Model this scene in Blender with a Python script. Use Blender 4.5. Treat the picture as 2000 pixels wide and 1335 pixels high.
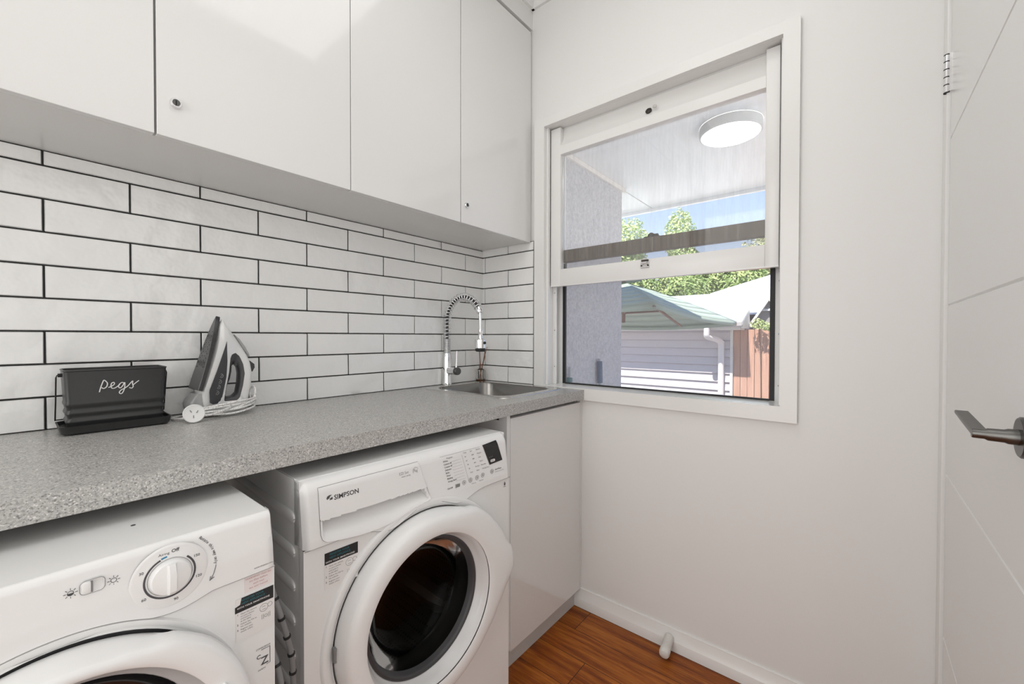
import bpy, bmesh, math, random
from mathutils import Vector, Matrix, Euler
random.seed(7)
S = bpy.context.scene
for o in list(bpy.data.objects):
    bpy.data.objects.remove(o)
R = math.radians
FL = -0.019            # floor level (worktop is at z = 0.90)

# ------------------------------------------------------------------ camera
cam = bpy.data.objects.new('camera', bpy.data.cameras.new('camera'))
S.collection.objects.link(cam); S.camera = cam
YAW, PITCH, ROLL = .6893, -.0124, .0017
cam.data.sensor_width = 36; cam.data.lens = 36*815.76/2000
cam.data.clip_start = .02; cam.data.clip_end = 200
fwd = Vector((math.cos(YAW)*math.cos(PITCH), math.sin(YAW)*math.cos(PITCH), math.sin(PITCH)))
r0 = Vector((math.sin(YAW), -math.cos(YAW), 0)); u0 = r0.cross(fwd)
rr = math.cos(ROLL)*r0+math.sin(ROLL)*u0; uu = -math.sin(ROLL)*r0+math.cos(ROLL)*u0
M = Matrix((rr, uu, -fwd)).transposed().to_4x4(); M.translation = (-1.5466, -1.468, 1.1197)
cam.matrix_world = M

# ------------------------------------------------------------------ world, sun, lights
W = bpy.data.worlds.new('sky'); S.world = W; W.use_nodes = True
nt = W.node_tree; bg = nt.nodes['Background']
tc = nt.nodes.new('ShaderNodeTexCoord'); sp = nt.nodes.new('ShaderNodeSeparateXYZ'); cr = nt.nodes.new('ShaderNodeValToRGB')
nt.links.new(tc.outputs['Generated'], sp.inputs[0]); nt.links.new(sp.outputs['Z'], cr.inputs[0]); nt.links.new(cr.outputs[0], bg.inputs[0])
e = cr.color_ramp.elements
e[0].position = 0.0; e[0].color = (.72, .80, .92, 1)
e[1].position = .75; e[1].color = (.20, .42, .90, 1)
k = e.new(.34); k.color = (.34, .50, .80, 1)
bg.inputs[1].default_value = 1.7

sun = bpy.data.objects.new('sun', bpy.data.lights.new('sun', 'SUN')); S.collection.objects.link(sun)
sun.data.energy = 13; sun.data.angle = R(.6); sun.data.color = (1, .96, .9)
sun.rotation_euler = Vector((.50, -.05, -.875)).to_track_quat('-Z', 'Y').to_euler()

def area(name, loc, size, energy, direction, col=(1, 1, .985)):
    L = bpy.data.lights.new(name, 'AREA'); L.shape = 'RECTANGLE'; L.size, L.size_y = size
    L.energy = energy; L.color = col
    o = bpy.data.objects.new(name, L); S.collection.objects.link(o); o.location = loc
    o.rotation_euler = Vector(direction).to_track_quat('-Z', 'Y').to_euler(); return o
area('ceiling_fill', (-1.12, -1.05, 2.62), (1.3, .8), 5.4, (0, .0, -1), (1, 1, .985))  # added overhead fill, an area lamp without any fixture
area('rear_fill', (-1.44, -1.785, 1.06), (1.02, 2.05), 4.6, (0, 1, 0), (1, .995, .985))  # added frontal fill from behind the camera, brightens tiles and machines
area('left_end_fill', (-3.38, -.85, 1.3), (1.4, 2.3), 27, (1, 0, 0), (1, .998, .985))  # added side fill in front of the solid left wall, no window there
S.view_settings.view_transform = 'Standard'; S.view_settings.look = 'None'
S.view_settings.exposure = 0.0; S.view_settings.gamma = 1; S.view_settings.use_curve_mapping = False

# ------------------------------------------------------------------ materials
def mat(name, col, rough=.5, metal=0, coat=0, emis=None, es=0, bump=None, spec=.5):
    m = bpy.data.materials.new(name); m.use_nodes = True; n = m.node_tree.nodes; b = n['Principled BSDF']
    b.inputs['Base Color'].default_value = (*col, 1); b.inputs['Roughness'].default_value = rough
    b.inputs['Metallic'].default_value = metal; b.inputs['Coat Weight'].default_value = coat
    b.inputs['Coat Roughness'].default_value = .05; b.inputs['Specular IOR Level'].default_value = spec
    if emis: b.inputs['Emission Color'].default_value = (*emis, 1); b.inputs['Emission Strength'].default_value = es
    if bump:
        sc, st, dist = bump
        t = n.new('ShaderNodeTexCoord'); no = n.new('ShaderNodeTexNoise'); bp = n.new('ShaderNodeBump')
        no.inputs['Scale'].default_value = sc; no.inputs['Detail'].default_value = 3
        bp.inputs['Strength'].default_value = st; bp.inputs['Distance'].default_value = dist
        m.node_tree.links.new(t.outputs['Object'], no.inputs['Vector']); m.node_tree.links.new(no.outputs['Fac'], bp.inputs['Height'])
        m.node_tree.links.new(bp.outputs[0], b.inputs['Normal'])
    return m
def ramp(m, src, stops):
    n = m.node_tree.nodes.new('ShaderNodeValToRGB'); m.node_tree.links.new(src, n.inputs[0]); el = n.color_ramp.elements
    while len(el) < len(stops): el.new(.5)
    for q, (p, c) in zip(el, stops): q.position = p; q.color = (*c, 1)
    return n.outputs[0]
def mixc(m, fac, a, b, mode='MIX'):
    n = m.node_tree.nodes.new('ShaderNodeMix'); n.data_type = 'RGBA'; n.blend_type = mode; L = m.node_tree.links
    for s, i in ((fac, 0), (a, 6), (b, 7)):
        if hasattr(s, 'links'): L.new(s, n.inputs[i])
        else: n.inputs[i].default_value = s if not isinstance(s, tuple) else (*s, 1)
    return n.outputs[2]
def coords(m, scale=(1, 1, 1), kind='Object'):
    t = m.node_tree.nodes.new('ShaderNodeTexCoord'); mp = m.node_tree.nodes.new('ShaderNodeMapping')
    mp.inputs['Scale'].default_value = scale; m.node_tree.links.new(t.outputs[kind], mp.inputs[0]); return mp.outputs[0]
def noise(m, vec, sc, det=4, rough=.5):
    n = m.node_tree.nodes.new('ShaderNodeTexNoise'); n.inputs['Scale'].default_value = sc; n.inputs['Detail'].default_value = det
    n.inputs['Roughness'].default_value = rough; m.node_tree.links.new(vec, n.inputs['Vector']); return n.outputs['Fac']
def base(m): return m.node_tree.nodes['Principled BSDF'].inputs['Base Color']

WALL = mat('wall_paint', (.835, .832, .82), .42, bump=(180, .05, .0005))
CEIL = mat('ceiling_paint', (.85, .85, .84), .6)
TRIM = mat('trim_gloss_paint', (.84, .835, .82), .22)
LAM = mat('gloss_laminate', (.80, .798, .788), .10, coat=.3)
CARC = mat('carcass_laminate', (.72, .715, .70), .3)
APPL = mat('appliance_enamel', (.83, .83, .82), .24)
PLAS = mat('appliance_plastic', (.84, .84, .835), .26)
GREYL = mat('fine_grey_line', (.22, .22, .22), .6)
INK = mat('print_grey', (.07, .07, .075), .6)
INKL = mat('print_light_grey', (.33, .33, .33), .6)
BLACK = mat('gloss_black', (.012, .012, .013), .12)
RUB = mat('grey_rubber', (.055, .055, .058), .38)
CHR = mat('chrome', (.82, .82, .83), .09, 1)
STEEL = mat('brushed_steel', (.62, .61, .59), .22, 1)
GUN = mat('brushed_gunmetal', (.15, .147, .14), .36, 1)
DARKG = mat('shadow_gap_grey', (.17, .165, .155), .5)
TILE = mat('handmade_white_glaze', (.90, .90, .89), .09, coat=.3, bump=(13, .6, .012))
GROUT = mat('charcoal_grout', (.018, .018, .018), .8)
WHITE = mat('sticker_white', (.80, .78, .77), .45)
SBLACK = mat('sticker_black', (.012, .014, .015), .45)
TEAL = mat('sticker_teal', (.02, .16, .19), .5)
REDI = mat('sticker_red_print', (.55, .22, .18), .5)
BLUE = mat('blue_mark', (.03, .22, .40), .5)
PINK = mat('sticker_pink_print', (.62, .36, .36), .5)
TIN = mat('charcoal_painted_tin', (.024, .0245, .025), .34, bump=(300, .04, .0004))
IRW = mat('iron_white_plastic', (.80, .80, .79), .16, coat=.3)
IRD = mat('iron_charcoal_plastic', (.055, .055, .058), .35)
SOLE = mat('dark_ceramic_soleplate', (.034, .034, .035), .3)
HOLEM = mat('black_holes', (.008, .008, .008), .6)
AMB = mat('amber_oil', (.16, .055, .015), .15)
REED = mat('brown_reed', (.22, .075, .03), .6)
RUBW = mat('white_rubber', (.74, .73, .69), .45, bump=(260, .5, .002))
GREENB = mat('teal_grip', (.02, .13, .14), .45)
BLUEB = mat('blue_grip', (.06, .12, .20), .45)
ALU = mat('white_aluminium', (.78, .78, .77), .35)
GASK = mat('black_gasket', (.010, .010, .011), .55)
BRASS = mat('aged_sash_lock', (.05, .045, .04), .4, .6)
SOFF = mat('soffit_white', (.86, .86, .85), .35, bump=(6, .15, .004))
SHEDW = mat('shed_weatherboard', (.66, .61, .62), .6)
SHEDT = mat('shed_trim_cream', (.80, .76, .70), .5)
ROOF = mat('white_metal_roof', (.86, .86, .86), .4)
PIPE = mat('downpipe_cream', (.78, .74, .72), .45)
CANOPY = mat('sage_green_canvas', (.42, .49, .40), .85)
STRUT = mat('umbrella_timber', (.22, .12, .09), .6)
PAVE = mat('pale_paving', (.50, .47, .43), .8, bump=(5, .3, .01))
GRASS = mat('grass', (.12, .22, .05), .9)
BARK = mat('bark', (.16, .11, .07), .9, bump=(20, .6, .02))

# terrazzo-like benchtop: grey with pale and dark specks
BENCH = mat('speckled_grey_stone', (.3, .3, .3), .33)
v = coords(BENCH)
def vor(sc):
    n = BENCH.node_tree.nodes.new('ShaderNodeTexVoronoi'); n.inputs['Scale'].default_value = sc; BENCH.node_tree.links.new(v, n.inputs['Vector'])
    sc_ = BENCH.node_tree.nodes.new('ShaderNodeSeparateColor'); BENCH.node_tree.links.new(n.outputs['Color'], sc_.inputs[0]); return n.outputs['Distance'], sc_.outputs
d1, k1 = vor(520); d2, k2 = vor(230); d3, k3 = vor(150)
c1 = ramp(BENCH, k1[0], [(0, (.20, .195, .185)), (.2, (.38, .372, .358)), (.6, (.47, .46, .442)), (.92, (.56, .55, .53)), (1, (.74, .72, .69))])
def speck(base_, d, k, thr, rad, lo, hi, split):
    m1 = ramp(BENCH, d, [(rad*.75, (1, 1, 1)), (rad, (0, 0, 0))]); m2 = ramp(BENCH, k[1], [(thr, (0, 0, 0)), (thr+.01, (1, 1, 1))])
    tone = ramp(BENCH, k[0], [(split, lo), (split+.02, hi)]); return mixc(BENCH, mixc(BENCH, 1.0, m1, m2, 'MULTIPLY'), base_, tone)
c1 = speck(c1, d2, k2, .80, .36, (.13, .125, .12), (.66, .64, .60), .45)
c1 = speck(c1, d3, k3, .90, .34, (.10, .095, .09), (.78, .76, .72), .30)
BENCH.node_tree.links.new(c1, base(BENCH))

# red-brown timber floor boards running along the window wall
FLOORM = mat('spotted_timber_floor', (.3, .12, .04), .42, coat=.04, spec=.3)
v = coords(FLOORM)
sx = FLOORM.node_tree.nodes.new('ShaderNodeSeparateXYZ'); FLOORM.node_tree.links.new(v, sx.inputs[0])
def mth(m, op, a, b=None, c=None):
    n = m.node_tree.nodes.new('ShaderNodeMath'); n.operation = op
    for i, s in enumerate((a, b, c)):
        if s is None: continue
        if hasattr(s, 'links'): m.node_tree.links.new(s, n.inputs[i])
        else: n.inputs[i].default_value = s
    return n.outputs[0]
row = mth(FLOORM, 'FLOOR', mth(FLOORM, 'MULTIPLY', mth(FLOORM, 'ADD', sx.outputs[0], .02), 1/.125))
fr = mth(FLOORM, 'FRACT', mth(FLOORM, 'MULTIPLY', mth(FLOORM, 'ADD', sx.outputs[0], .02), 1/.125))
yy = mth(FLOORM, 'ADD', sx.outputs[1], mth(FLOORM, 'MULTIPLY', row, .517))
seg = mth(FLOORM, 'FLOOR', mth(FLOORM, 'MULTIPLY', yy, 1/1.15)); fy = mth(FLOORM, 'FRACT', mth(FLOORM, 'MULTIPLY', yy, 1/1.15))
cmb = FLOORM.node_tree.nodes.new('ShaderNodeCombineXYZ'); FLOORM.node_tree.links.new(row, cmb.inputs[0]); FLOORM.node_tree.links.new(seg, cmb.inputs[1])
wn = FLOORM.node_tree.nodes.new('ShaderNodeTexWhiteNoise'); FLOORM.node_tree.links.new(cmb.outputs[0], wn.inputs[0])
addv = FLOORM.node_tree.nodes.new('ShaderNodeVectorMath'); addv.operation = 'ADD'
mpv = coords(FLOORM, (34, 2.2, 1)); FLOORM.node_tree.links.new(mpv, addv.inputs[0]); FLOORM.node_tree.links.new(wn.outputs['Color'], addv.inputs[1])
g1 = noise(FLOORM, addv.outputs[0], 1.6, 7, .68)
g2 = noise(FLOORM, coords(FLOORM, (150, 6, 1)), 1.0, 4, .6)
gc = ramp(FLOORM, g1, [(.28, (.13, .026, .003)), (.45, (.31, .078, .008)), (.56, (.46, .140, .016)), (.75, (.62, .22, .035))])
gc = mixc(FLOORM, .45, gc, ramp(FLOORM, g2, [(.3, (.45, .45, .45)), (.62, (1, 1, 1))]), 'MULTIPLY')
gc = mixc(FLOORM, .5, gc, ramp(FLOORM, wn.outputs['Value'], [(0, (.62, .55, .5)), (1, (1.0, .95, .9))]), 'MULTIPLY')
edge = mth(FLOORM, 'MULTIPLY', mth(FLOORM, 'GREATER_THAN', fr, .018), mth(FLOORM, 'GREATER_THAN', fy, .0022))
gc = mixc(FLOORM, edge, (.05, .014, .004), gc)
FLOORM.node_tree.links.new(gc, base(FLOORM))

STUC = mat('grey_stucco', (.34, .335, .34), .9, bump=(160, .9, .006))
STUC.node_tree.links.new(ramp(STUC, noise(STUC, coords(STUC), 55, 6, .8), [(.34, (.42, .41, .425)), (.68, (.74, .73, .73))]), base(STUC))
FENCE = mat('red_timber_paling', (.5, .25, .16), .8)
FENCE.node_tree.links.new(ramp(FENCE, noise(FENCE, coords(FENCE, (14, 14, .8)), 2.5, 6, .65), [(.3, (.48, .26, .18)), (.7, (.66, .41, .30))]), base(FENCE))
OLDW = mat('weathered_dark_rail', (.12, .09, .07), .6)
OLDW.node_tree.links.new(ramp(OLDW, noise(OLDW, coords(OLDW, (1, 60, 2)), 1.4, 4, .6), [(.35, (.10, .078, .06)), (.66, (.19, .155, .125)), (.74, (.42, .39, .34))]), base(OLDW))
CORD = mat('white_braided_cord', (.80, .79, .77), .6)
CORD.node_tree.links.new(ramp(CORD, noise(CORD, coords(CORD), 330, 2, .5), [(.38, (.55, .54, .53)), (.50, (.88, .87, .85))]), base(CORD))
TANK = mat('smoky_clear_plastic', (.42, .42, .42), .12); TANK.node_tree.nodes['Principled BSDF'].inputs['Alpha'].default_value = .62
def leaf(name, a, b):
    m = mat(name, a, .6); m.node_tree.links.new(ramp(m, noise(m, coords(m), 3.2, 3, .6), [(.35, a), (.65, b)]), base(m))
    m.node_tree.nodes['Principled BSDF'].inputs['Subsurface Weight'].default_value = 0
    return m
LEAF1 = leaf('lime_leaves', (.32, .46, .14), (.66, .72, .34)); LEAF2 = leaf('mid_green_leaves', (.24, .36, .10), (.52, .60, .24))
LEAF3 = leaf('olive_leaves', (.30, .34, .14), (.60, .58, .34))

def glassmat(name, tint, gloss, haze=0.0, hazecol=(.7, .7, .7), streak=False):
    m = bpy.data.materials.new(name); m.use_nodes = True; n = m.node_tree.nodes; L = m.node_tree.links; n.clear()
    out = n.new('ShaderNodeOutputMaterial'); t = n.new('ShaderNodeBsdfTransparent'); t.inputs[0].default_value = (*tint, 1)
    g = n.new('ShaderNodeBsdfGlossy'); g.inputs['Roughness'].default_value = .07 if 'washer' in name else .02
    mx = n.new('ShaderNodeMixShader'); f = n.new('ShaderNodeFresnel'); f.inputs[0].default_value = gloss
    L.new(f.outputs[0], mx.inputs[0]); L.new(t.outputs[0], mx.inputs[1]); L.new(g.outputs[0], mx.inputs[2]); cur = mx.outputs[0]
    if haze:
        d = n.new('ShaderNodeBsdfDiffuse'); d.inputs[0].default_value = (*hazecol, 1); m2 = n.new('ShaderNodeMixShader')
        if streak:
            f2 = noise(m, coords(m, (1, 30, 3)), 1.5, 5, .7); rp = ramp(m, f2, [(.45, (haze*.7,)*3), (.72, (haze*1.6,)*3)]); L.new(rp, m2.inputs[0])
        else: m2.inputs[0].default_value = haze
        L.new(cur, m2.inputs[1]); L.new(d.outputs[0], m2.inputs[2]); cur = m2.outputs[0]
    L.new(cur, out.inputs[0]); return m
GLASS = glassmat('dusty_window_glass', (.99, .99, .985), 1.3, .075, (.8, .8, .8), True)
SCREEN = glassmat('fly_screen_mesh', (1, 1, 1), 1.0, .30, (.28, .27, .29))
DOORG = glassmat('dark_washer_glass', (.42, .41, .39), 1.17)
BOTTLE = glassmat('clear_bottle_glass', (.93, .92, .90), 1.45)

# drum: perforated dark steel
DRUM = mat('perforated_drum_steel', (.05, .045, .043), .5, .3)
v = coords(DRUM); vd = DRUM.node_tree.nodes.new('ShaderNodeTexVoronoi'); vd.inputs['Scale'].default_value = 90; vd.inputs['Randomness'].default_value = .1
DRUM.node_tree.links.new(v, vd.inputs['Vector'])
DRUM.node_tree.links.new(ramp(DRUM, vd.outputs['Distance'], [(.26, (.004, .0035, .0035)), (.36, (.050, .044, .041))]), base(DRUM))

# ------------------------------------------------------------------ geometry helpers
class G:
    def __init__(s): s.bm = bmesh.new()
    def box(s, x0, x1, y0, y1, z0, z1, bev=0, seg=2):
        r = bmesh.ops.create_cube(s.bm, size=1); vs = r['verts']
        for w in vs: w.co = Vector(((x0+x1)/2+w.co.x*(x1-x0), (y0+y1)/2+w.co.y*(y1-y0), (z0+z1)/2+w.co.z*(z1-z0)))
        if bev:
            es = list({e for w in vs for e in w.link_edges})
            bmesh.ops.bevel(s.bm, geom=es, offset=bev, segments=seg, affect='EDGES', profile=.5)
        return s
    def face(s, pts):
        return s.bm.faces.new([s.bm.verts.new(p) for p in pts])
    def loft(s, rings, close=True, cap0=False, cap1=False):
        R_ = [[s.bm.verts.new(p) for p in r] for r in rings]; n = len(R_[0])
        for a, b in zip(R_, R_[1:]):
            for i in range(n if close else n-1):
                j = (i+1) % n
                s.bm.faces.new((a[i], a[j], b[j], b[i]))
        if cap0: s.bm.faces.new(R_[0][::-1])
        if cap1: s.bm.faces.new(R_[-1])
        return s
    def lathe(s, prof, o, d, n=32, cap0=False, cap1=False, a0=0, a1=2*math.pi):
        o = Vector(o); d = Vector(d).normalized(); a = d.orthogonal().normalized(); b = d.cross(a)
        full = abs(a1-a0-2*math.pi) < 1e-6; m = n if full else n+1
        rings = []
        for r, h in prof:
            r = max(r, 1e-5)
            rings.append([o+d*h+(a*math.cos(a0+(a1-a0)*i/n)+b*math.sin(a0+(a1-a0)*i/n))*r for i in range(m)])
        return s.loft(rings, full, cap0, cap1)
    def cyl(s, p, q, r, n=20, r2=None):
        p = Vector(p); q = Vector(q); return s.lathe([(r, 0), (r if r2 is None else r2, (q-p).length)], p, q-p, n, True, True)
    def tube(s, pts, r, n=8, closed=False, caps=True):
        P = [Vector(p) for p in pts]; m = len(P); rings = []; up = None
        for i in range(m):
            if closed: t = P[(i+1) % m]-P[i-1]
            else: t = P[min(i+1, m-1)]-P[max(i-1, 0)]
            t.normalize()
            if up is None: up = t.orthogonal().normalized()
            up = (up-t*up.dot(t));
            if up.length < 1e-6: up = t.orthogonal()
            up.normalize(); b = t.cross(up)
            rr_ = r[i] if isinstance(r, (list, tuple)) else r
            rings.append([P[i]+(up*math.cos(2*math.pi*k/n)+b*math.sin(2*math.pi*k/n))*rr_ for k in range(n)])
        if closed: rings.append(rings[0]); return s.loft(rings)
        return s.loft(rings, True, caps, caps)
    def prism(s, poly, f0, f1):
        a = [f0(*p) for p in poly]; b = [f1(*p) for p in poly]
        return s.loft([a, b], True, True, True)
    def sphere(s, c, r, n=16):
        m = Matrix.Translation(c) @ Matrix.Diagonal((*(r if isinstance(r, tuple) else (r, r, r)), 1))
        bmesh.ops.create_uvsphere(s.bm, u_segments=n, v_segments=n//2, radius=1, matrix=m); return s
    def text(s, body, size, mtx, align='LEFT', bold=0, thick=0):
        cu = bpy.data.curves.new('tmp', 'FONT'); cu.body = body; cu.size = size; cu.align_x = align; cu.resolution_u = 2; cu.offset = bold*size
        cu.extrude = thick
        ob = bpy.data.objects.new('tmp', cu); S.collection.objects.link(ob)
        me = bpy.data.meshes.new_from_object(ob.evaluated_get(bpy.context.evaluated_depsgraph_get()))
        me.transform(mtx); s.bm.from_mesh(me); bpy.data.meshes.remove(me); bpy.data.objects.remove(ob); bpy.data.curves.remove(cu); return s
    def build(s, name, m, parent=None, smooth=None, sub=0):
        bmesh.ops.remove_doubles(s.bm, verts=s.bm.verts, dist=1e-6) if sub else None
        bmesh.ops.recalc_face_normals(s.bm, faces=s.bm.faces)
        me = bpy.data.meshes.new(name); s.bm.to_mesh(me); s.bm.free()
        ms = m if isinstance(m, list) else [m]
        for q in ms: me.materials.append(q)
        if smooth is not None:
            me.polygons.foreach_set('use_smooth', [True]*len(me.polygons)); me.set_sharp_from_angle(angle=R(smooth))
        o = bpy.data.objects.new(name, me); S.collection.objects.link(o)
        if sub:
            md = o.modifiers.new('s', 'SUBSURF'); md.levels = sub; md.render_levels = sub
        if parent is not None:
            o.parent = parent
            if parent.name in OFF: o.location = -OFF[parent.name]
        return o
OFF = {}
def thing(name, label, cat, loc=(0, 0, 0), rot=0, group=None, kind=None):
    o = bpy.data.objects.new(name, None); S.collection.objects.link(o); o.location = loc; o.rotation_euler = (0, 0, rot); o.empty_display_size = .05
    o['label'] = label
    if cat: o['category'] = cat
    if group: o['group'] = group
    if kind: o['kind'] = kind
    OFF[o.name] = Vector(loc); return o
def tag(o, label, cat, group=None, kind=None):
    o['label'] = label; o['category'] = cat
    if group: o['group'] = group
    if kind: o['kind'] = kind
    return o
def struct(name, g, m, label=None, smooth=None, parent=None):
    o = g.build(name, m, parent, smooth)
    if parent is None: o['kind'] = 'structure'
    if label: o['label'] = label
    return o

# ------------------------------------------------------------------ room shell
YC = -1.6355
struct('floor', G().box(-3.4, .12, -1.80, .12, FL-.06, FL), FLOORM, 'polished red-brown timber board floor')
struct('ceiling', G().box(-3.4, .12, -1.80, .12, 2.68, 2.80), CEIL, 'white painted ceiling')
struct('wall_back', G().box(-3.4, .12, 0, .12, FL, 2.68), WALL, 'white wall behind the tiled splashback')
WY0, WY1, WZ0, WZ1 = -1.2865, -.392, .905, 2.051
g = G(); q0, q1, q2, q3 = WY0-.014, WY1+.014, WZ0-.032, WZ1+.014
g.box(0, .12, q1, 0, FL, 2.68); g.box(0, .12, -1.80, q0, FL, 2.68); g.box(0, .12, q0, q1, FL, q2); g.box(0, .12, q0, q1, q3, 2.68)
struct('wall_right', g, WALL, 'smooth white wall around the sash window')
# front wall with door opening, plus a second opening added for the rear fill lamp
g = G(); DX0, DX1, DZ1 = -.80, -.055, 2.06
g.box(DX1, 0, -1.80, YC-.012, FL, 2.68); g.box(-.90, DX0, -1.80, YC-.012, FL, 2.68); g.box(-3.4, -1.98, -1.80, YC-.012, FL, 2.68); g.box(-1.98, -.90, -1.80, YC-.012, 2.12, 2.68); g.box(DX0, DX1, -1.80, YC-.012, DZ1, 2.68)
struct('wall_front', g, WALL, 'white wall holding the door')
struct('wall_fill_back', G().box(-2.02, -.86, -1.86, -1.80, FL, 2.68), WALL, 'white wall closing the added fill-lamp opening, out of view')  # unseen backing added behind the fill-lamp opening
struct('wall_left', G().box(-3.5, -3.4, -1.80, .12, FL, 2.68), WALL, 'white wall at the far left end, out of view')
g = G(); g.box(-.056, -.001, YC-.012, YC, FL, 2.14, .002); g.box(-.86, -.802, YC-.012, YC, FL, 2.14, .002); g.box(-.80, -.056, YC-.012, YC, 2.065, 2.14, .002)
struct('trim_1', g, TRIM, 'white architrave around the door')
# cornice
g = G()
pr = [(0, 2.606), (-.012, 2.606), (-.016, 2.618), (-.03, 2.645), (-.05, 2.66), (-.062, 2.664), (-.062, 2.68), (0, 2.68)]
g.prism([(a, b) for a, b in pr], lambda a, z: Vector((a, -1.64, z)), lambda a, z: Vector((a, -.314, z)))
g.prism([(a, b) for a, b in pr], lambda a, z: Vector((0, -.314+a, z)), lambda a, z: Vector((-3.4, -.314+a, z)))
struct('trim_2', g, CEIL, 'small white cornice below the ceiling', 40)
# bulkhead above the wall cabinets
struct('trim_3', G().box(-3.4, 0, -.314, 0, 2.519, 2.68), WALL, 'white bulkhead above the wall cabinets')
struct('trim_4', G().box(-3.4, -.001, -.296, -.0, 2.50, 2.519), DARKG, 'grey shadow line between cabinets and bulkhead')
# baseboard
g = G(); pf = [(0, FL), (-.017, FL), (-.017, .0165), (-.0165, .0175), (-.006, .0510), (-.0055, .0560), (-.004, .0575), (0, .0575)]
g.prism(pf, lambda a, z: Vector((a, -1.6355, z)), lambda a, z: Vector((a, -.5525, z)))
struct('baseboard_right', g, TRIM, 'white moulded skirting board below the window', 30)

# ------------------------------------------------------------------ splashback tiles
def tile_wall(along, limit, joints0, ztop, flip):
    g = G(); T = .077; H = .302; th = .009; rnd = random.Random(3 if flip else 5)
    for r in range(9):
        z0 = .9+r*T+.0012; z1 = min(.9+(r+1)*T-.0012, ztop-.001)
        if z1-z0 < .004: continue
        a = joints0(r)
        edges = [0.0016]
        while a < limit-.002:
            if a > .004: edges.append(a)
            a += H
        edges.append(limit)
        for a0, a1 in zip(edges, edges[1:]):
            a0 += .0012; a1 -= .0012
            if a1-a0 < .003: continue
            d = rnd.uniform(-.0006, .0006); nx = max(2, int((a1-a0)/.02)); nz = 4; bv = .002
            us = [a0, a0+bv]+[a0+bv+(a1-a0-2*bv)*i/nx for i in range(1, nx)]+[a1-bv, a1]
            vs = [z0, z0+bv]+[z0+bv+(z1-z0-2*bv)*i/nz for i in range(1, nz)]+[z1-bv, z1]
            ph = rnd.uniform(0, 6.3); ph2 = rnd.uniform(0, 6.3)
            grid = []
            for j, zz in enumerate(vs):
                rowv = []
                for i, q in enumerate(us):
                    ed = (i in (0, len(us)-1)) or (j in (0, len(vs)-1))
                    dep = .004 if ed else th+d+.0007*math.sin(q*34+ph)*math.sin(zz*55+ph2)+.0004*math.sin(q*80+ph2)
                    p = (-q, -dep, zz) if not flip else (-dep, -q, zz)
                    rowv.append(g.bm.verts.new(p))
                grid.append(rowv)
            for j in range(len(vs)-1):
                for i in range(len(us)-1): g.bm.faces.new((grid[j][i], grid[j][i+1], grid[j+1][i+1], grid[j+1][i]))
    return g
# long wall: row r has joints at .129+.151k, odd/even alternating
def jA(r):  # rows whose joints include x=-.129 : odd rows (row 1 covers z .977-1.054)
    return (.1291-.302+.302) if (r % 2 == 1) else (.1291+.151-.302 if .1291+.151-.302 > 0 else .2801)
tA = tile_wall('x', 3.35, jA, 1.551, False)
o = struct('trim_5', tA, TILE, 'glossy white handmade subway tiles with black grout on the back wall', 60)
def jB(r): return .0239 if (r % 2 == 1) else .1749
tB = tile_wall('y', .327, jB, 1.5575, True)
o2 = struct('trim_6', tB, TILE, 'short return of white subway tiles beside the window', 60)
struct('trim_7', G().box(-3.35, 0, -.0055, 0, .9, 1.5515), GROUT, 'black grout of the long splashback')
struct('trim_8', G().box(-.0055, 0, -.328, -.0055, .9, 1.5585), GROUT, 'black grout of the short splashback')

# ------------------------------------------------------------------ window
wn_ = bpy.data.objects.new('window_1', None); S.collection.objects.link(wn_); wn_['kind'] = 'structure'; wn_['label'] = 'white timber double-hung sash window over the sink end'
OFF['window_1'] = Vector((0, 0, 0))
g = G(); OY0, OY1, OZ0, OZ1 = -1.331, -.3385, .857, 2.089
for (a, b, c, d) in ((OY0, WY0, OZ0, OZ1), (WY1, OY1, OZ0, OZ1), (WY0, WY1, OZ0, WZ0), (WY0, WY1, WZ1, OZ1)): g.box(-.02, -.0005, a, b, c, d)
struct('casing', g, TRIM, parent=wn_)
g = G()  # jamb liner + stop beads, sill
g.box(-.0004, .118, WY1-.0006, WY1+.012, WZ0-.03, WZ1+.012); g.box(-.0004, .118, WY0-.012, WY0+.0006, WZ0-.03, WZ1+.012)
g.box(-.0004, .118, WY0, WY1, WZ1-.0006, WZ1+.012)
g.box(.100, .118, WY0, WY1, 1.47, 1.50); g.box(.05, .118, WY0, WY1, 2.047, WZ1)
g.box(-.002, .016, WY1-.009, WY1, WZ0, WZ1, .002); g.box(-.002, .016, WY0, WY0+.006, WZ0, WZ1, .002)
g.box(.052, .058, WY1-.02, WY1, WZ0, WZ1, .001); g.box(.052, .058, WY0, WY0+.012, WZ0, WZ1, .001)
struct('jamb', g, TRIM, parent=wn_)
struct('sill', G().box(-.002, .13, WY0, WY1, WZ0-.03, WZ0, .002), TRIM, parent=wn_)
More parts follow.
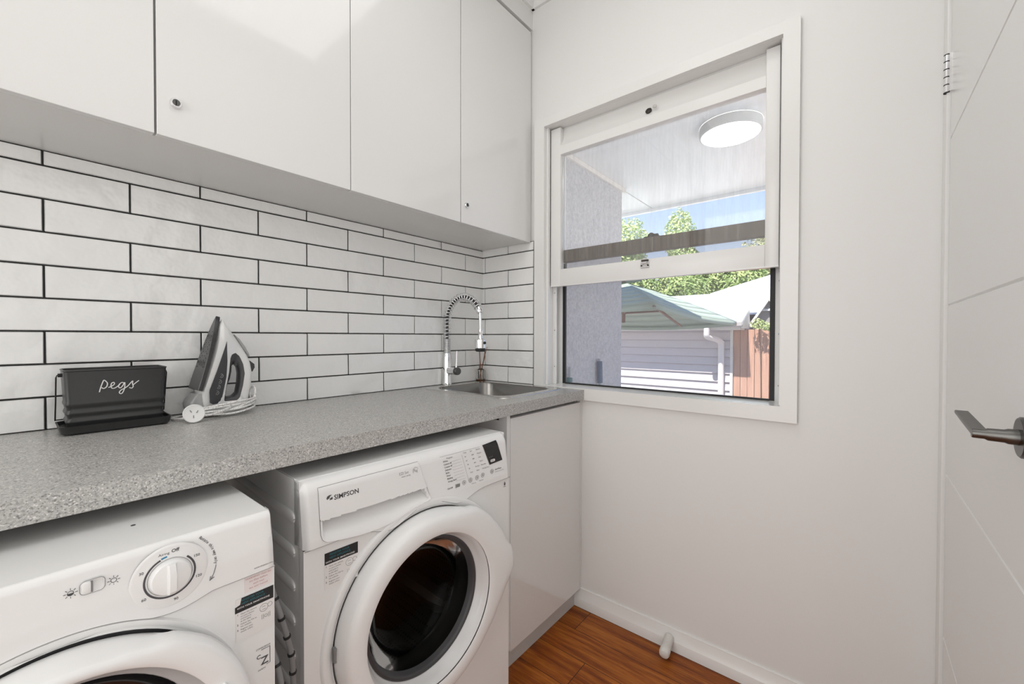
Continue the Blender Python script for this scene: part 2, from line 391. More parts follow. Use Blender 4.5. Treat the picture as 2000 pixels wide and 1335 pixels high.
# inner sash, raised
SY0, SY1 = -1.275, -.402; GY0, GY1 = -1.2365, -.4525
g = G()
g.box(.020, .048, SY0, GY0, 1.345, 2.045, .0015); g.box(.020, .048, GY1, SY1, 1.345, 2.045, .0015)
g.box(.020, .050, GY0, GY1, 1.345, 1.4195, .0015)
g.box(.019, .021, SY0, SY1, 1.3445, 1.349)
tr = [(.020, 1.925), (.020, 1.962), (.026, 1.972), (.036, 1.984), (.043, 2.002), (.047, 2.022), (.048, 2.045), (.052, 2.045), (.052, 1.925)]
g.prism(tr, lambda a, z: Vector((a, GY0, z)), lambda a, z: Vector((a, GY1, z)))
sash = struct('inner_sash', g, TRIM, parent=wn_, smooth=25)
struct('glass_pane', G().box(.033, .036, GY0, GY1, 1.418, 1.93), GLASS, parent=sash)
g = G()   # sash fastener on the meeting rail
g.box(.014, .020, -.856, -.822, 1.386, 1.391, .001); g.box(.017, .020, -.856, -.822, 1.388, 1.407, .001)
g.lathe([(0, .0), (.011, .0), (.011, .006), (0, .006)], (.019, -.839, 1.412), (-1, 0, 0), 16)
g.sphere((.014, -.832, 1.4), .0035, 8); g.sphere((.014, -.848, 1.4), .0035, 8)
struct('sash_fastener', g, mat('painted_fastener', (.62, .61, .60), .3), parent=sash)
g = G(); g.sphere((.0155, -.826, 1.394), .0035, 8); g.sphere((.0155, -.852, 1.394), .0035, 8); g.box(.011, .016, -.855, -.826, 1.409, 1.416, .002)
struct('fastener_screws', g, BRASS, parent=sash)
g = G(); g.lathe([(0, 0), (.012, 0), (.012, .004), (.007, .008), (0, .009)], (.030, -.846, 1.985), (-1, 0, .4), 16)
struct('pull_ring', g, BRASS, parent=sash)
g = G(); g.sphere((.022, -.872, 1.992), (.005, .009, .007), 10)
struct('lift_knob', g, mat('painted_knob', (.6, .59, .57), .3), parent=sash)
# outer sash with weathered bottom rail
g = G(); g.box(.060, .086, -1.262, -1.24, 1.455, 2.05); g.box(.060, .086, -.440, -.418, 1.455, 2.05); g.box(.060, .086, -1.24, -.44, 2.02, 2.05)
outer = struct('outer_sash', g, TRIM, parent=wn_)
struct('weathered_rail', G().box(.058, .088, -1.2420, -.4190, 1.456, 1.510, .002), OLDW, parent=outer)
struct('glass_pane', G().box(.071, .074, -1.24, -.44, 1.50, 2.03), GLASS, parent=outer)
g = G(); g.box(.062, .086, -.875, -.815, 1.510, 1.515, .001); g.lathe([(0, 0), (.016, 0), (.013, .010), (.006, .016), (0, .017)], (.074, -.842, 1.513), (0, 0, 1), 16); g.box(.067, .08, -.87, -.84, 1.513, 1.523, .002)
struct('sash_lock', g, BRASS, parent=outer)
# fly screen frame
g = G()
g.box(.090, .100, -1.2865, -1.258, .9, 1.476); g.box(.090, .100, -.424, -.392, .9, 1.476); g.box(.09, .1, -1.258, -.424, .895, .9075)
scr = struct('screen_frame', g, ALU, parent=wn_)
g = G(); g.box(.087, .099, -1.258, -1.2435, .9068, 1.470); g.box(.087, .099, -.4375, -.424, .9068, 1.470)
g.box(.087, .099, -1.2435, -.4375, .9060, .9115); g.box(.087, .099, -1.2435, -.4375, 1.458, 1.468)
struct('screen_spline', g, GASK, parent=scr)
struct('fly_screen', G().box(.0925, .0930, -1.2435, -.4375, .9115, 1.458), SCREEN, parent=scr)
g = G()
for z in (.965, 1.13, 1.30, 1.33):
    g.sphere((.0195, -1.279, z), .0035, 8)
    if z < 1.31: g.sphere((.0505, -.404, z+.02), .0025, 8)
struct('screw_heads', g, mat('dull_screw', (.35, .35, .34), .5), parent=scr)

# ------------------------------------------------------------------ door
dr = bpy.data.objects.new('door_1', None); S.collection.objects.link(dr); dr['kind'] = 'structure'; dr['label'] = 'white door with four horizontal grooves and gunmetal lever handle'
OFF['door_1'] = Vector((0, 0, 0))
DY = -1.6427; g = G()
zs = [FL+.006, .3722, .782, 1.2, 1.609, 2.055]
prof = []
for i, z in enumerate(zs):
    if 0 < i < 5: prof += [(DY, z-.003), (DY-.003, z), (DY, z+.003)]
    else: prof.append((DY, z))
prof = prof+[(DY-.036, zs[-1]), (DY-.036, zs[0])]
g.prism(prof, lambda a, z: Vector((-.060, a, z)), lambda a, z: Vector((-.797, a, z)))
struct('door_leaf', g, TRIM, parent=dr)
def hinge(z):
    g = G(); g.cyl((-.053, DY+.007, z-.047), (-.053, DY+.007, z+.047), .0058, 14)
    g.box(-.062, -.05, DY-.004, DY+.0035, z-.046, z+.046)
    return g
h = struct('hinge', hinge(1.774), CHR, parent=dr, smooth=40); struct('hinge', hinge(.19), CHR, parent=dr, smooth=40)
def hinge_gaps(z):
    g = G()
    for dz in (-.047, -.028, -.009, .010, .029, .046): g.cyl((-.053, DY+.007, z+dz-.0012), (-.053, DY+.007, z+dz+.0012), .0061, 14)
    return g
struct('knuckle_gap', hinge_gaps(1.774), GASK, parent=dr); struct('knuckle_gap', hinge_gaps(.19), GASK, parent=dr)
HX, HZ = -.700, .9885
struct('handle_rosette', G().lathe([(0, 0), (.027, 0), (.027, .007), (.025, .009), (0, .009)], (HX, DY, HZ), (0, 1, 0), 40), GUN, parent=dr, smooth=40)
hy = DY+.052
NZ = .9885
g = G(); g.lathe([(.0105, .008), (.0102, .018), (.0088, .021), (.0084, .036), (.0066, .039), (.0064, .0495), (.0058, .0510), (0, .0512)], (HX, DY, NZ), (0, 1, 0), 28)
nk = struct('lever_neck', g, GUN, parent=dr, smooth=40)
g = G(); bl = []
for q in range(9):
    f = q/8; x = HX-.0055+.133*f; zt = .9925+.0105*f; y1_ = hy-.0008; y0_ = hy-.0175+.001*f; th_ = .0065-.002*f
    bl.append([Vector((x, y0_, zt-.001)), Vector((x, y0_+.001, zt)), Vector((x, y1_-.001, zt)), Vector((x, y1_, zt-.001)), Vector((x, y1_, zt-th_)), Vector((x, y0_, zt-th_))])
g.loft(bl, True, True, True)
struct('lever_blade', g, GUN, parent=dr)
# door stop on the skirting
t = thing('door_stop', 'small white rubber cylinder door stop fixed to the skirting', 'door stop', (-.015, -.958, .02))
g = G(); d = Vector((-1, -.09, -.22)).normalized()
g.lathe([(0, 0), (.0165, 0), (.0165, .050), (.0176, .052), (.0178, .066), (.015, .074), (.008, .078), (0, .079)], (-.016, -.952, .026), d, 24)
st = g.build('shaft', RUBW, t, 40)
g = G(); g.lathe([(0, 0), (.0179, 0), (.0179, .005), (.0155, .012), (.009, .0155), (0, .016)], Vector((-.016, -.952, .026))+d*.0655, d, 24); g.build('tip', mat('smooth_white_tip', (.74, .73, .70), .35), t, 40)

# ------------------------------------------------------------------ wall cabinets
def lock(par, x, z):
    L = G().lathe([(0, 0), (.0112, 0), (.0112, .004), (.0095, .0075), (.0072, .0075), (.0070, .0055), (0, .0055)], (x, -.3135, z), (0, -1, 0), 28).build('cam_lock', CHR, par, 35)
    G().lathe([(0, .0058), (.0068, .0058), (.0068, .0050)], (x, -.3135, z), (0, -1, 0), 24).build('lock_barrel', GUN, L, 35)
    g = G(); g.box(x-.0012, x+.0012, -.3197, -.3192, z-.0052, z+.0052); g.lathe([(.0070, .0056), (.0078, .0057)], (x, -.3135, z), (0, -1, 0), 24)
    g.build('keyhole', HOLEM, L)
def wallcab(x0, x1, splits, locks, label, gapl=.003):
    t = thing('wall_cabinet', label, 'cabinet', ((x0+x1)/2, -.15, 1.551), 0, 'wall cabinets')
    g = G(); zt = 2.50; y0 = -.2945
    g.box(x0, x1, y0, 0, 1.5515, 1.569); g.box(x0, x1, y0, 0, zt-.017, zt); g.box(x0, x0+.017, y0, 0, 1.569, zt-.017); g.box(x1-.017, x1, y0, 0, 1.569, zt-.017)
    g.build('carcass', CARC, t)
    xs = [x0]+splits+[x1]; ds = []
    for a, b in zip(xs, xs[1:]):
        d = G().box(a+(gapl if a == x0 else .0012), b-.0012, -.3135, -.2955, 1.5512, 2.503, .0008, 1).build('door', LAM, t)
        ds.append(d)
    for i, x, z in locks: lock(ds[i], x, z)
    return t
wallcab(-.4506, -.0130, [], [(0, -.4215, 1.6215)], 'narrow single-door gloss white wall cabinet beside the window wall, lock low at left')
wallcab(-1.3402, -.4506, [-.8942], [(0, -1.305, 1.628)], 'wide gloss white wall cabinet with two doors, lock at lower left')
wallcab(-2.23, -1.3402, [-1.7856], [], 'gloss white wall cabinet at the left edge of the photo, no lock showing')
struct('trim_9', G().box(-.0118, -.0005, -.306, 0, 1.5585, 2.503), LAM, 'white filler strip between cabinet and window wall')

# ------------------------------------------------------------------ worktop
g = G()
BX = [(-.39, -.085), (-.470, -.095)]   # sink cut-out
def slab(x0, x1, y0, y1): g.box(x0, x1, y0, y1, .862, .9)
hx0, hx1, hy0, hy1 = -.415, -.062, -.500, -.078
yf = -.598
slab(-3.35, hx0, yf, -.001); slab(hx0, hx1, yf, hy0); slab(hx0, hx1, hy1, -.001); slab(hx1, -.0205, yf, -.001); slab(-.0205, -.001, -.3378, -.001)
g.box(-.0205, -.0005, yf, -.3395, .862, .8568+.0432-.0)if False else None
wt = g.build('worktop', BENCH); tag(wt, 'long speckled grey stone-look worktop over the machines and sink', 'worktop')
g = G().box(-.0205, -.0012, yf, -.3395, .862, .8995)
# ------------------------------------------------------------------ sink
t = thing('sink', 'small square stainless steel inset sink in the worktop corner', 'sink', (-.24, -.29, .902))
def rr2(x0, x1, y0, y1, r, z, n=8):
    pts = []
    for cx, cy, a in ((x1-r, y1-r, 0), (x0+r, y1-r, 90), (x0+r, y0+r, 180), (x1-r, y0+r, 270)):
        for i in range(n+1):
            q = R(a+90*i/n); pts.append(Vector((cx+r*math.cos(q), cy+r*math.sin(q), z)))
    return pts
ox0, ox1, oy0, oy1 = -.435, -.042, -.520, -.058
ix0, ix1, iy0, iy1 = -.392, -.080, -.478, -.094
g = G(); g.loft([rr2(ox0, ox1, oy0, oy1, .045, .9003), rr2(ox0+.001, ox1-.001, oy0+.001, oy1-.001, .045, .9025), rr2(ox0+.006, ox1-.006, oy0+.006, oy1-.006, .042, .9045),
                 rr2(ox0+.012, ox1-.012, oy0+.012, oy1-.012, .040, .9035), rr2(ix0-.008, ix1+.008, iy0-.008, iy1+.008, .060, .9030)])
g.build('rim', STEEL, t, 40)
g = G(); g.loft([rr2(ix0-.008, ix1+.008, iy0-.008, iy1+.008, .060, .9030), rr2(ix0-.003, ix1+.003, iy0-.003, iy1+.003, .058, .9015), rr2(ix0, ix1, iy0, iy1, .055, .895), rr2(ix0+.003, ix1-.003, iy0+.003, iy1-.003, .053, .77), rr2(ix0+.012, ix1-.012, iy0+.012, iy1-.012, .05, .742), rr2(ix0+.03, ix1-.03, iy0+.03, iy1-.03, .04, .735)], True, False, True)
g.build('bowl', mat('shaded_steel_bowl', (.27, .262, .25), .26, 1), t, 50)  # same steel as the rim, darkened to paint in the shade inside the basin
G().lathe([(0, 0), (.022, 0), (.034, .003), (.04, .0035), (.042, .001)], (-.236, -.286, .7352), (0, 0, 1), 28).build('waste', CHR, t, 40)

# ------------------------------------------------------------------ tap
TX, TY = -.266, -.030
t = thing('spring_tap', 'chrome mixer tap with coiled spring neck behind the sink', 'tap', (TX, TY, .9))
g = G(); g.lathe([(0, 0), (.0225, 0), (.0225, .004), (.0195, .008), (.0185, .012), (.0185, .128), (.0165, .134), (.0155, .145), (0, .145)], (TX, TY, .9), (0, 0, 1), 28); g.build('body', CHR, t, 35)
g = G()
for i in range(11):
    z = 1.046+i*.0062; g.lathe([(.0125, -.003), (.0152, -.0022), (.0165, 0), (.0152, .0022), (.0125, .003)], (TX, TY, z), (0, 0, 1), 24)
g.build('collar', CHR, t, 60)
# arch path
arch = []
zc, ra = 1.190, .105
for i in range(26): arch.append(Vector((TX, TY, 1.11+(zc-1.11)*i/25)))
for i in range(1, 61):
    a = R(180-i*152/60); arch.append(Vector((TX, TY-ra-ra*math.cos(a), zc+ra*math.sin(a))))
end = arch[-1]; tdir = (arch[-1]-arch[-2]).normalized()
G().tube(arch, .0062, 10).build('hose', RUB, t, 60)
# coil around path
L = [0]
for a, b in zip(arch, arch[1:]): L.append(L[-1]+(b-a).length)
tot = L[-1]; pts = []; turns = 22; N = turns*14; k = 0
for i in range(N+1):
    s_ = tot*i/N
    while k < len(L)-2 and L[k+1] < s_: k += 1
    f = (s_-L[k])/(L[k+1]-L[k]); p = arch[k].lerp(arch[k+1], f); tg = (arch[k+1]-arch[k]).normalized()
    nx = Vector((1, 0, 0)); ny = tg.cross(nx); ang = 2*math.pi*turns*i/N
    pts.append(p+(nx*math.cos(ang)+ny*math.sin(ang))*.0160)
G().tube(pts, .0025, 7).build('spring', CHR, t, 60)
p0 = end; g = G(); g.lathe([(0, -.004), (.0135, -.004), (.0145, .004), (.0145, .018), (.012, .022), (0, .022)], p0, tdir, 24); g.build('spring_cap', CHR, t, 35)
hd = Vector((TX, end.y-.012, 1.066)); hn = Vector((0, end.y-.006-hd.y, 1.0)).normalized()
q0 = p0+tdir*.02
G().tube([q0, q0.lerp(hd, .35)+Vector((0, -.001, 0)), Vector((hd.x, hd.y, hd.z+.078))], [.0072, .0056, .0065], 12).build('neck', CHR, t, 60)
g = G(); g.lathe([(0, .088), (.0085, .088), (.0095, .082), (.0095, .068), (.0085, .066), (.010, .052), (.011, .046), (.0225, .042), (.0235, .036), (.0235, .006), (.022, .004)], hd, (0, 0, 1), 28); sh = g.build('spray_head', CHR, t, 35)
G().lathe([(.0222, .006), (.0222, -.006), (.017, -.009), (0, -.009)], hd, (0, 0, 1), 28).build('nozzle', GASK, sh, 40)
G().cyl(hd+Vector((0, -.022, .028)), hd+Vector((0, -.027, .028)), .006, 14).build('spray_button', GASK, sh)
# support arm, mixer cartridge and lever
g = G(); g.cyl((TX, TY-.012, .966), (TX, TY-.072, .966), .0165, 26)
cart = g.build('mixer_cartridge', CHR, t, 35)
G().lathe([(0, .001), (.0155, .001), (.0172, -.003), (.0172, -.016), (.0155, -.019)], (TX, TY-.0735, .966), (0, -1, 0), 26).build('handle_cap', GUN, cart, 35)
G().tube([(TX, TY-.060, .980), (TX+.001, TY-.062, 1.010), (TX+.001, TY-.063, 1.056)], [.0042, .0032, .0030], 10).build('lever', CHR, cart, 60)

# ------------------------------------------------------------------ reed diffuser in the corner
bx, by = -.052, -.036
t = thing('reed_diffuser', 'clear glass bottle with amber oil and brown reeds in the corner behind the sink', 'reed diffuser', (bx, by, .9))
g = G(); w = .017
g.loft([rr2(bx-w, bx+w, by-w, by+w, .004, .9005, 3), rr2(bx-w, bx+w, by-w, by+w, .004, .955, 3), rr2(bx-.008, bx+.008, by-.008, by+.008, .004, .962, 3), rr2(bx-.008, bx+.008, by-.008, by+.008, .004, .975, 3)], True, True)
g.build('bottle', BOTTLE, t, 30)
g = G(); g.loft([rr2(bx-.0155, bx+.0155, by-.0155, by+.0155, .003, .9015, 3), rr2(bx-.0155, bx+.0155, by-.0155, by+.0155, .003, .909, 3)], True, True, True); g.build('oil', AMB, t)
for dx, dy, tz in ((.006, -.012, 1.080), (-.008, -.006, 1.075), (-.003, .004, 1.082), (.012, -.010, 1.07), (.004, -.016, 1.085)):
    G().tube([(bx-dx*.6, by-dy*.6, .905), (bx+dx, by+dy, 1.0), (bx+dx*2.4, by+dy*1.6, tz)], .0014, 6).build('reed', REED, t)

# ------------------------------------------------------------------ base cabinet
t = thing('base_cabinet', 'tall gloss white base cabinet under the sink with recessed finger pull', 'cabinet', (-.24, -.3, FL))
g = G(); g.box(-.4895, -.4725, -.575, -.002, .062, .8615); g.box(-.4725, -.004, -.555, -.002, .062, .08); g.box(-.018, -.004, -.555, -.002, .08, .8615); g.box(-.4725, -.018, -.02, -.002, .08, .8615)
g.box(-.4895, -.002, -.540, -.520, .838, .8615)
g.build('carcass', LAM, t)
G().box(-.4720, -.0145, -.577, -.559, .0565, .846, .0008, 1).build('door', LAM, t)
G().box(-.0130, -.0008, -.577, -.559, .0565, .8615, .0005, 1).build('filler', LAM, t)
G().box(-.4895, -.0165, -.553, -.535, FL, .060).build('kickboard', mat('satin_kickboard', (.58, .575, .56), .4), t)

# ------------------------------------------------------------------ washing machine helpers
def arcpts(cx, cz, rf, y, n=96):
    return [Vector((cx+rf(2*math.pi*i/n)*math.cos(2*math.pi*i/n), y, cz+rf(2*math.pi*i/n)*math.sin(2*math.pi*i/n))) for i in range(n)]
def hole_panel(g, x0, x1, z0, z1, cx, cz, r, y, n=96):
    a = arcpts(cx, cz, lambda q: r, y, n); b = []
    for p in a:
        dx, dz = p.x-cx, p.z-cz
        s_ = min([(x1-cx)/dx if dx > 1e-9 else ((x0-cx)/dx if dx < -1e-9 else 1e9), (z1-cz)/dz if dz > 1e-9 else ((z0-cz)/dz if dz < -1e-9 else 1e9)])
        b.append(Vector((cx+dx*s_, y, cz+dz*s_)))
    for tx in (x0, x1):
        for tz in (z0, z1):
            i = min(range(n), key=lambda k: (b[k].x-tx)**2+(b[k].z-tz)**2); b[i] = Vector((tx, y, tz))
    g.loft([a, b])
def txm(x, y, z, tilt=0, rot=0):
    return Matrix.Translation((x, y, z)) @ Matrix.Rotation(R(90)+tilt, 4, 'X') @ Matrix.Rotation(rot, 4, 'Z')
def interp(tab, x):
    if x <= tab[0][0]: return tab[0][1]
    for (a, b), (c, d) in zip(tab, tab[1:]):
        if x <= c:
            f = (x-a)/(c-a); f = f*f*(3-2*f); return b+(d-b)*f
    return tab[-1][1]
def door_ring(g, cx, cz, r, lobe, y0, depth, band=1):
    def f(rb, kk): return lambda a: rb+kk*interp(lobe, ((math.degrees(a)+180) % 360)-180)
    secs = [(r+.0075, .1, y0+.004), (r+.008, .35, y0-.006), (r+.005, .9, y0-depth*.45), (r+.001, 1, y0-depth*.72), (r-.004, 1, y0-depth*.88), (r-.010, .95, y0-depth*.96), (r-.020, .70, y0-depth), (r-.032, .22, y0-depth), (r-.040, 0, y0-depth*.97), (r-.0445, 0, y0-depth*.92)]
    secs = [(a if a >= r else r-(r-a)*band, b, y) for a, b, y in secs]
    g.loft([arcpts(cx, cz, f(a, b), y) for a, b, y in secs])
def sticker(root, x0, z0, wd, ht, y, red=False, cut=False):
    G().box(x0, x0+wd, y-.0004, y, z0, z0+ht).build('instruction_sticker', WHITE, root)
    st = root.children[-1] if False else [c for c in S.collection.objects if c.name.startswith('instruction_sticker')][-1]
    yy_ = y-.0006; hh = .024*ht/.075; k_ = wd/.0715
    g = G()
    poly = [(x0-.001, z0+ht-hh), (x0-.001, z0+ht-hh*.55), (x0+.006, z0+ht-hh*.45), (x0+.008, z0+ht), (x0+wd, z0+ht), (x0+wd, z0+ht-hh*.98)] if cut else [(x0, z0+ht-hh), (x0, z0+ht), (x0+wd, z0+ht), (x0+wd, z0+ht-hh)]
    g.face([Vector((a, yy_, b)) for a, b in poly]); g.build('sticker_header', SBLACK, st)
    g = G(); g.text('REGISTER YOUR', .0058*k_, txm(x0+.010*k_, yy_-.0003, z0+ht-.0070*k_), bold=.01); g.text('NEW APPLIANCE', .0058*k_, txm(x0+.010*k_, yy_-.0003, z0+ht-.0138*k_), bold=.01); g.build('teal_print', TEAL, st)
    g = G(); g.text('WITH YOUR SMARTPHONE', .0050*k_, txm(x0+.002*k_, yy_-.0003, z0+ht-.0210*k_), bold=.01); g.build('white_print', WHITE, st)
    g = G(); zz = z0+ht-hh-.006*k_; F = lambda u, w: (px+u*k_, yy_, pz+w*k_)
    for n_, rows in (('1', ('Open the camera', 'on your phone', 'and point it', 'at the label')), ('2', ('Follow the link to', 'the website')), ('3', ('Register your', 'details online'))):
        g.text(n_, .0052*k_, txm(x0+.002*k_, yy_, zz), bold=.02)
        for r_ in rows:
            g.text(r_, .0042*k_, txm(x0+.0085*k_, yy_, zz)); zz -= .0050*k_
        zz -= .0008
    g.build('step_print', INK, st)
    g = G(); px = x0+wd-.019*k_; pz = z0+ht-hh-.012*k_
    g.tube([F(.0080*math.cos(q), .0080*math.sin(q)) for q in [R(i*24) for i in range(15)]], .0003, 4, True)
    g.tube([F(.012+.0045*math.cos(q), .002+.0045*math.sin(q)) for q in [R(i*24) for i in range(15)]], .0003, 4, True)
    for a_, b_ in (((-.004, .0024), (.003, .0024)), ((-.003, -.0036), (.004, -.0036)), ((-.004, -.014), (-.004, -.024)), ((-.001, -.014), (-.001, -.024)), ((.009, -.014), (.009, -.024)), ((.012, -.014), (.012, -.024))): g.tube([F(*a_), F(*b_)], .0003, 4)
    g.tube([F(.004+.003*math.cos(q), -.019+.003*math.sin(q)) for q in [R(i*30) for i in range(12)]], .0003, 4, True)
    g.build('sticker_icons', GREYL, st)
    return st

# ------------------------------------------------------------------ washing machine (right)
WM = thing('washing_machine', 'white front-loading washing machine, larger of the two, with a detergent drawer and display', 'washing machine', (-1.18, -.6397, FL), R(-2.35))
OFF[WM.name] = Vector((0, 0, FL))
WW, WT, CX, CZ = .595, .831, .292, .458
def ff(z):  # fascia front profile
    if z < .715: return -.006
    if z < .800: return -.006+.011*(z-.715)/.085
    q = (z-.800)/.031; return .005+.030*(1-math.sqrt(max(0, 1-q*q)))*1.0+.002*q
def zb(x):  # lower edge of fascia
    dx = x-.30; arc = CZ+math.sqrt(max(0, .262**2-dx*dx)) if abs(dx) < .262 else 0
    return max(.698, arc) if abs(dx) < .13 else .698-.018*max(0, 1-abs(abs(dx)-.13)/.10) if abs(dx) < .23 else .698
zb2 = lambda x: .700-.020*math.exp(-((x-.19)/.05)**2)-.020*math.exp(-((x-.40)/.05)**2)+.010*math.exp(-((x-.295)/.06)**2)
def in_drawer(x, z, m=0): 
    zl = .7035-.0115*math.sin(max(0, min(1, (x-.05)/.2))*math.pi)*.9+.012*max(0, (x-.20)/.09)
    if x < .031+.022: 
        q = (.053-x)/.022; zl = max(zl, .7035+.020*(1-math.sqrt(max(0, 1-min(1, q)**2))))
    xl = .031; xr = .272+(.814-z)/.098*.026
    return xl+m < x < xr-m and zl+m < z < .814-m, zl, xr
g = G(); nx, nz = 150, 44
gv = {}
for i in range(nx+1):
    x = WW*i/nx; b = zb2(x)
    for j in range(nz+1):
        z = b+(WT-b)*j/nz; y = ff(z)
        e_ = min(x, WW-x); y += .012*(1-min(1, e_/.012))**2
        gv[i, j] = g.bm.verts.new((x, y, z))
for i in range(nx):
    for j in range(nz):
        vs = [gv[i, j], gv[i+1, j], gv[i+1, j+1], gv[i, j+1]]; c = sum((w.co for w in vs), Vector())/4
        if in_drawer(c.x, c.z, .004)[0]: continue
        g.bm.faces.new(vs)
# side returns of the fascia and its underside lip
for i in (0, nx):
    g.loft([[gv[i, j].co.copy() for j in range(nz+1)], [Vector((gv[i, j].co.x, .045, gv[i, j].co.z)) for j in range(nz+1)]], False)
g.loft([[gv[i, 0].co.copy() for i in range(nx+1)], [Vector((gv[i, 0].co.x, .004, gv[i, 0].co.z)) for i in range(nx+1)]], False)
fas = g.build('fascia', PLAS, WM, 50)
# drawer
g = G(); nx2, nz2 = 90, 50; gv = {}
for i in range(nx2+1):
    for j in range(nz2+1):
        f = i/nx2; z_guess = .70+(.814-.70)*j/nz2
        xr = .272+(.814-z_guess)/.098*.026; x = .031+(xr-.031)*f
        zl = in_drawer(x, .75)[1]; z = zl+(.814-zl)*j/nz2
        y = ff(z)-.0016
        top = .7475
        if z < top:
            q = (z-zl)/(top-zl); edge_ = min(1, f*nx2/3, (1-f)*nx2/2)
            y += .040*(q**1.5)*edge_
        gv[i, j] = g.bm.verts.new((x, y, z))
for i in range(nx2):
    for j in range(nz2): g.bm.faces.new((gv[i, j], gv[i+1, j], gv[i+1, j+1], gv[i, j+1]))
rim_ = [gv[i, 0].co for i in range(nx2+1)]+[gv[nx2, j].co for j in range(1, nz2+1)]+[gv[i, nz2].co for i in range(nx2-1, -1, -1)]+[gv[0, j].co for j in range(nz2-1, 0, -1)]
rim_ = [Vector(p) for p in rim_]
ol = [Vector((p.x, ff(p.z)-.0008, p.z)) for p in rim_]
dw = g.build('detergent_drawer', PLAS, WM, 40)
G().tube(ol, .0006, 5, True).build('drawer_gap', GREYL, dw)
g = G(); slope = math.atan(.011/.085)
ty = lambda z: ff(z)-.0022
g.text('SIMPSON', .0135, txm(.0615, ty(.786), .7835, -slope), bold=.022); 
c0 = Vector((.0525, ty(.79), .789))
for sgn in (1, -1):
    pts_ = [(c0.x+sgn*a, c0.y, c0.z+sgn*b) for a, b in ((-.0066, .0010), (-.0050, .0048), (-.001, .0067), (.0050, .0062), (.0015, .0042), (-.0005, .0018), (-.0008, -.0010), (-.0020, .0002), (-.0050, -.0020))]
    g.face([Vector(p) for p in pts_])
g.build('brand_logo', INK, dw)
g = G(); g.text('EZI Set', .0088, txm(.217, ty(.798), .7945, -slope)); g.text('water saving', .0050, txm(.222, ty(.788), .7885, -slope)); g.text('7kg', .0090, txm(.2555, ty(.796), .793, -slope))
g.tube([(.2620+.0075*math.cos(R(a)), ty(.796), .7955+.0085*math.sin(R(a))) for a in range(25, 330, 12)], .0003, 4)
g.build('model_print', GREYL, dw)
# seam lines on the front
G().tube([(x_, -.0052, zb2(x_)-.0004) for x_ in [WW*i/80 for i in range(81)]], .0007, 5).build('fascia_gap', GREYL, WM)
# control panel print
cp = G(); T2 = lambda s_, sz, x, z, b_=0: cp.text(s_, sz, txm(x, ff(z)-.0012, z, -slope), bold=b_)
dx_ = .004
T2('Program', .0058, .359, .8020)
for s_, z in zip(('Whites', 'Cottons 60', 'Cottons 40', 'Delicates', 'Bulky', 'Wool', 'Bedding', 'Energy Saver'), (.7955, .7880, .7805, .7730, .7655, .7580, .7505, .7430)): T2(s_, .0056, .347+(.7955-z)*.22, z, .01)
for x, ss in ((.417, ('Temp', '90', '60', '40', '30', 'Cold')), (.441, ('Spin', '1200', '800', '400', 'No Spin', 'Rinse')), (.463, ('Options', 'Prewash', 'Soak', 'Quick', 'Rinse Plus', 'Wrinkle Free'))):
    for i, s_ in enumerate(ss): T2(s_, .0048, x+i*.0038, .8045-i*.0112)
T2('Start/Pause', .0058, .531, .7345, .01); T2('Hold 3 sec to add clothes', .0034, .531, .7285); T2('On/Off', .0058, .355, .7255, .01)
T2('Child Lock', .0036, .438, .7185); T2('Delay Start', .0036, .466, .7195)
cp.build('panel_print', INK, fas)
g = G()
for i in range(8): z = .7925-i*.0075; yq = ff(z)-.001; g.box(.372+(.7955-z)*.2, .407+(.7955-z)*.22, yq-.0002, yq, z, z+.0003)
for x0_, x1_, z in ((.338, .480, .8105), (.338, .480, .8105)): yq = ff(z)-.001; g.box(x0_, x1_, yq-.0002, yq, z, z+.0004)
g.tube([(.411, ff(.8)-.001, .803), (.429, ff(.73)-.001, .730)], .00025, 4)
g.build('panel_rules', INKL, fas)
for (x, z) in ((.4119, .7296), (.4353, .7304), (.4595, .7312), (.4815, .7327), (.5187, .7340)):
    b_ = G().lathe([(0, .0009), (.0056, .0009), (.0058, 0)], (x, ff(z)-.0006, z), (0, -1, 0), 22).build('push_button', mat('button_grey', (.62, .62, .61), .4), fas, 40)
    G().tube([(x+.0060*math.cos(R(a)), ff(z)-.0014, z+.0060*math.sin(R(a))) for a in range(0, 360, 24)], .0003, 4, True).build('button_ring', GREYL, b_)
    G().box(x-.0006, x+.0006, ff(z)-.0019, ff(z)-.0014, z-.002, z+.002).build('button_mark', INK, b_)
g = G(); yq = ff(.7275)-.0008; g.box(.3820, .3835, yq-.001, yq, .7225, .7330); g.box(.385, .397, yq-.001, yq, .7235, .7320, .0005, 1); g.build('power_button', GREYL, fas)
g = G(); rows_ = []
for i in range(13):
    f = i/12; xl, zl_ = .4905+(.5115-.4905)*f, .8125+(.7540-.8125)*f; xr_, zr_ = .5485+(.565-.5485)*f, .8165+(.7570-.8165)*f
    rows_.append([Vector((xl+(xr_-xl)*j/6, ff(zl_+(zr_-zl_)*j/6)-.0012, zl_+(zr_-zl_)*j/6)) for j in range(7)])
g.loft(rows_, False)
disp = g.build('display', BLACK, fas)
g = G(); 
g.loft([[Vector((p.x, ff(p.z)-.0022, p.z)) for p in [Vector((q.x, 0, q.y)) for q in rr2(.5135, .5335, .7605, .7680, .0035, 0, 5)]]], True, True) if False else None
pts_ = [Vector((q.x, ff(q.y)-.0021, q.y)) for q in rr2(.5150, .5340, .7605, .7675, .0034, 0, 5)]
g.face(pts_); g.build('display_badge', WHITE, disp)
g = G(); g.text('EZI SET', .0036, txm(.5170, ff(.763)-.0026, .7627, -slope), bold=.02); g.build('badge_print', INK, disp)
g = G(); g.text('8:88', .0060, txm(.5135, ff(.77)-.0021, .7725, -slope)) if False else None
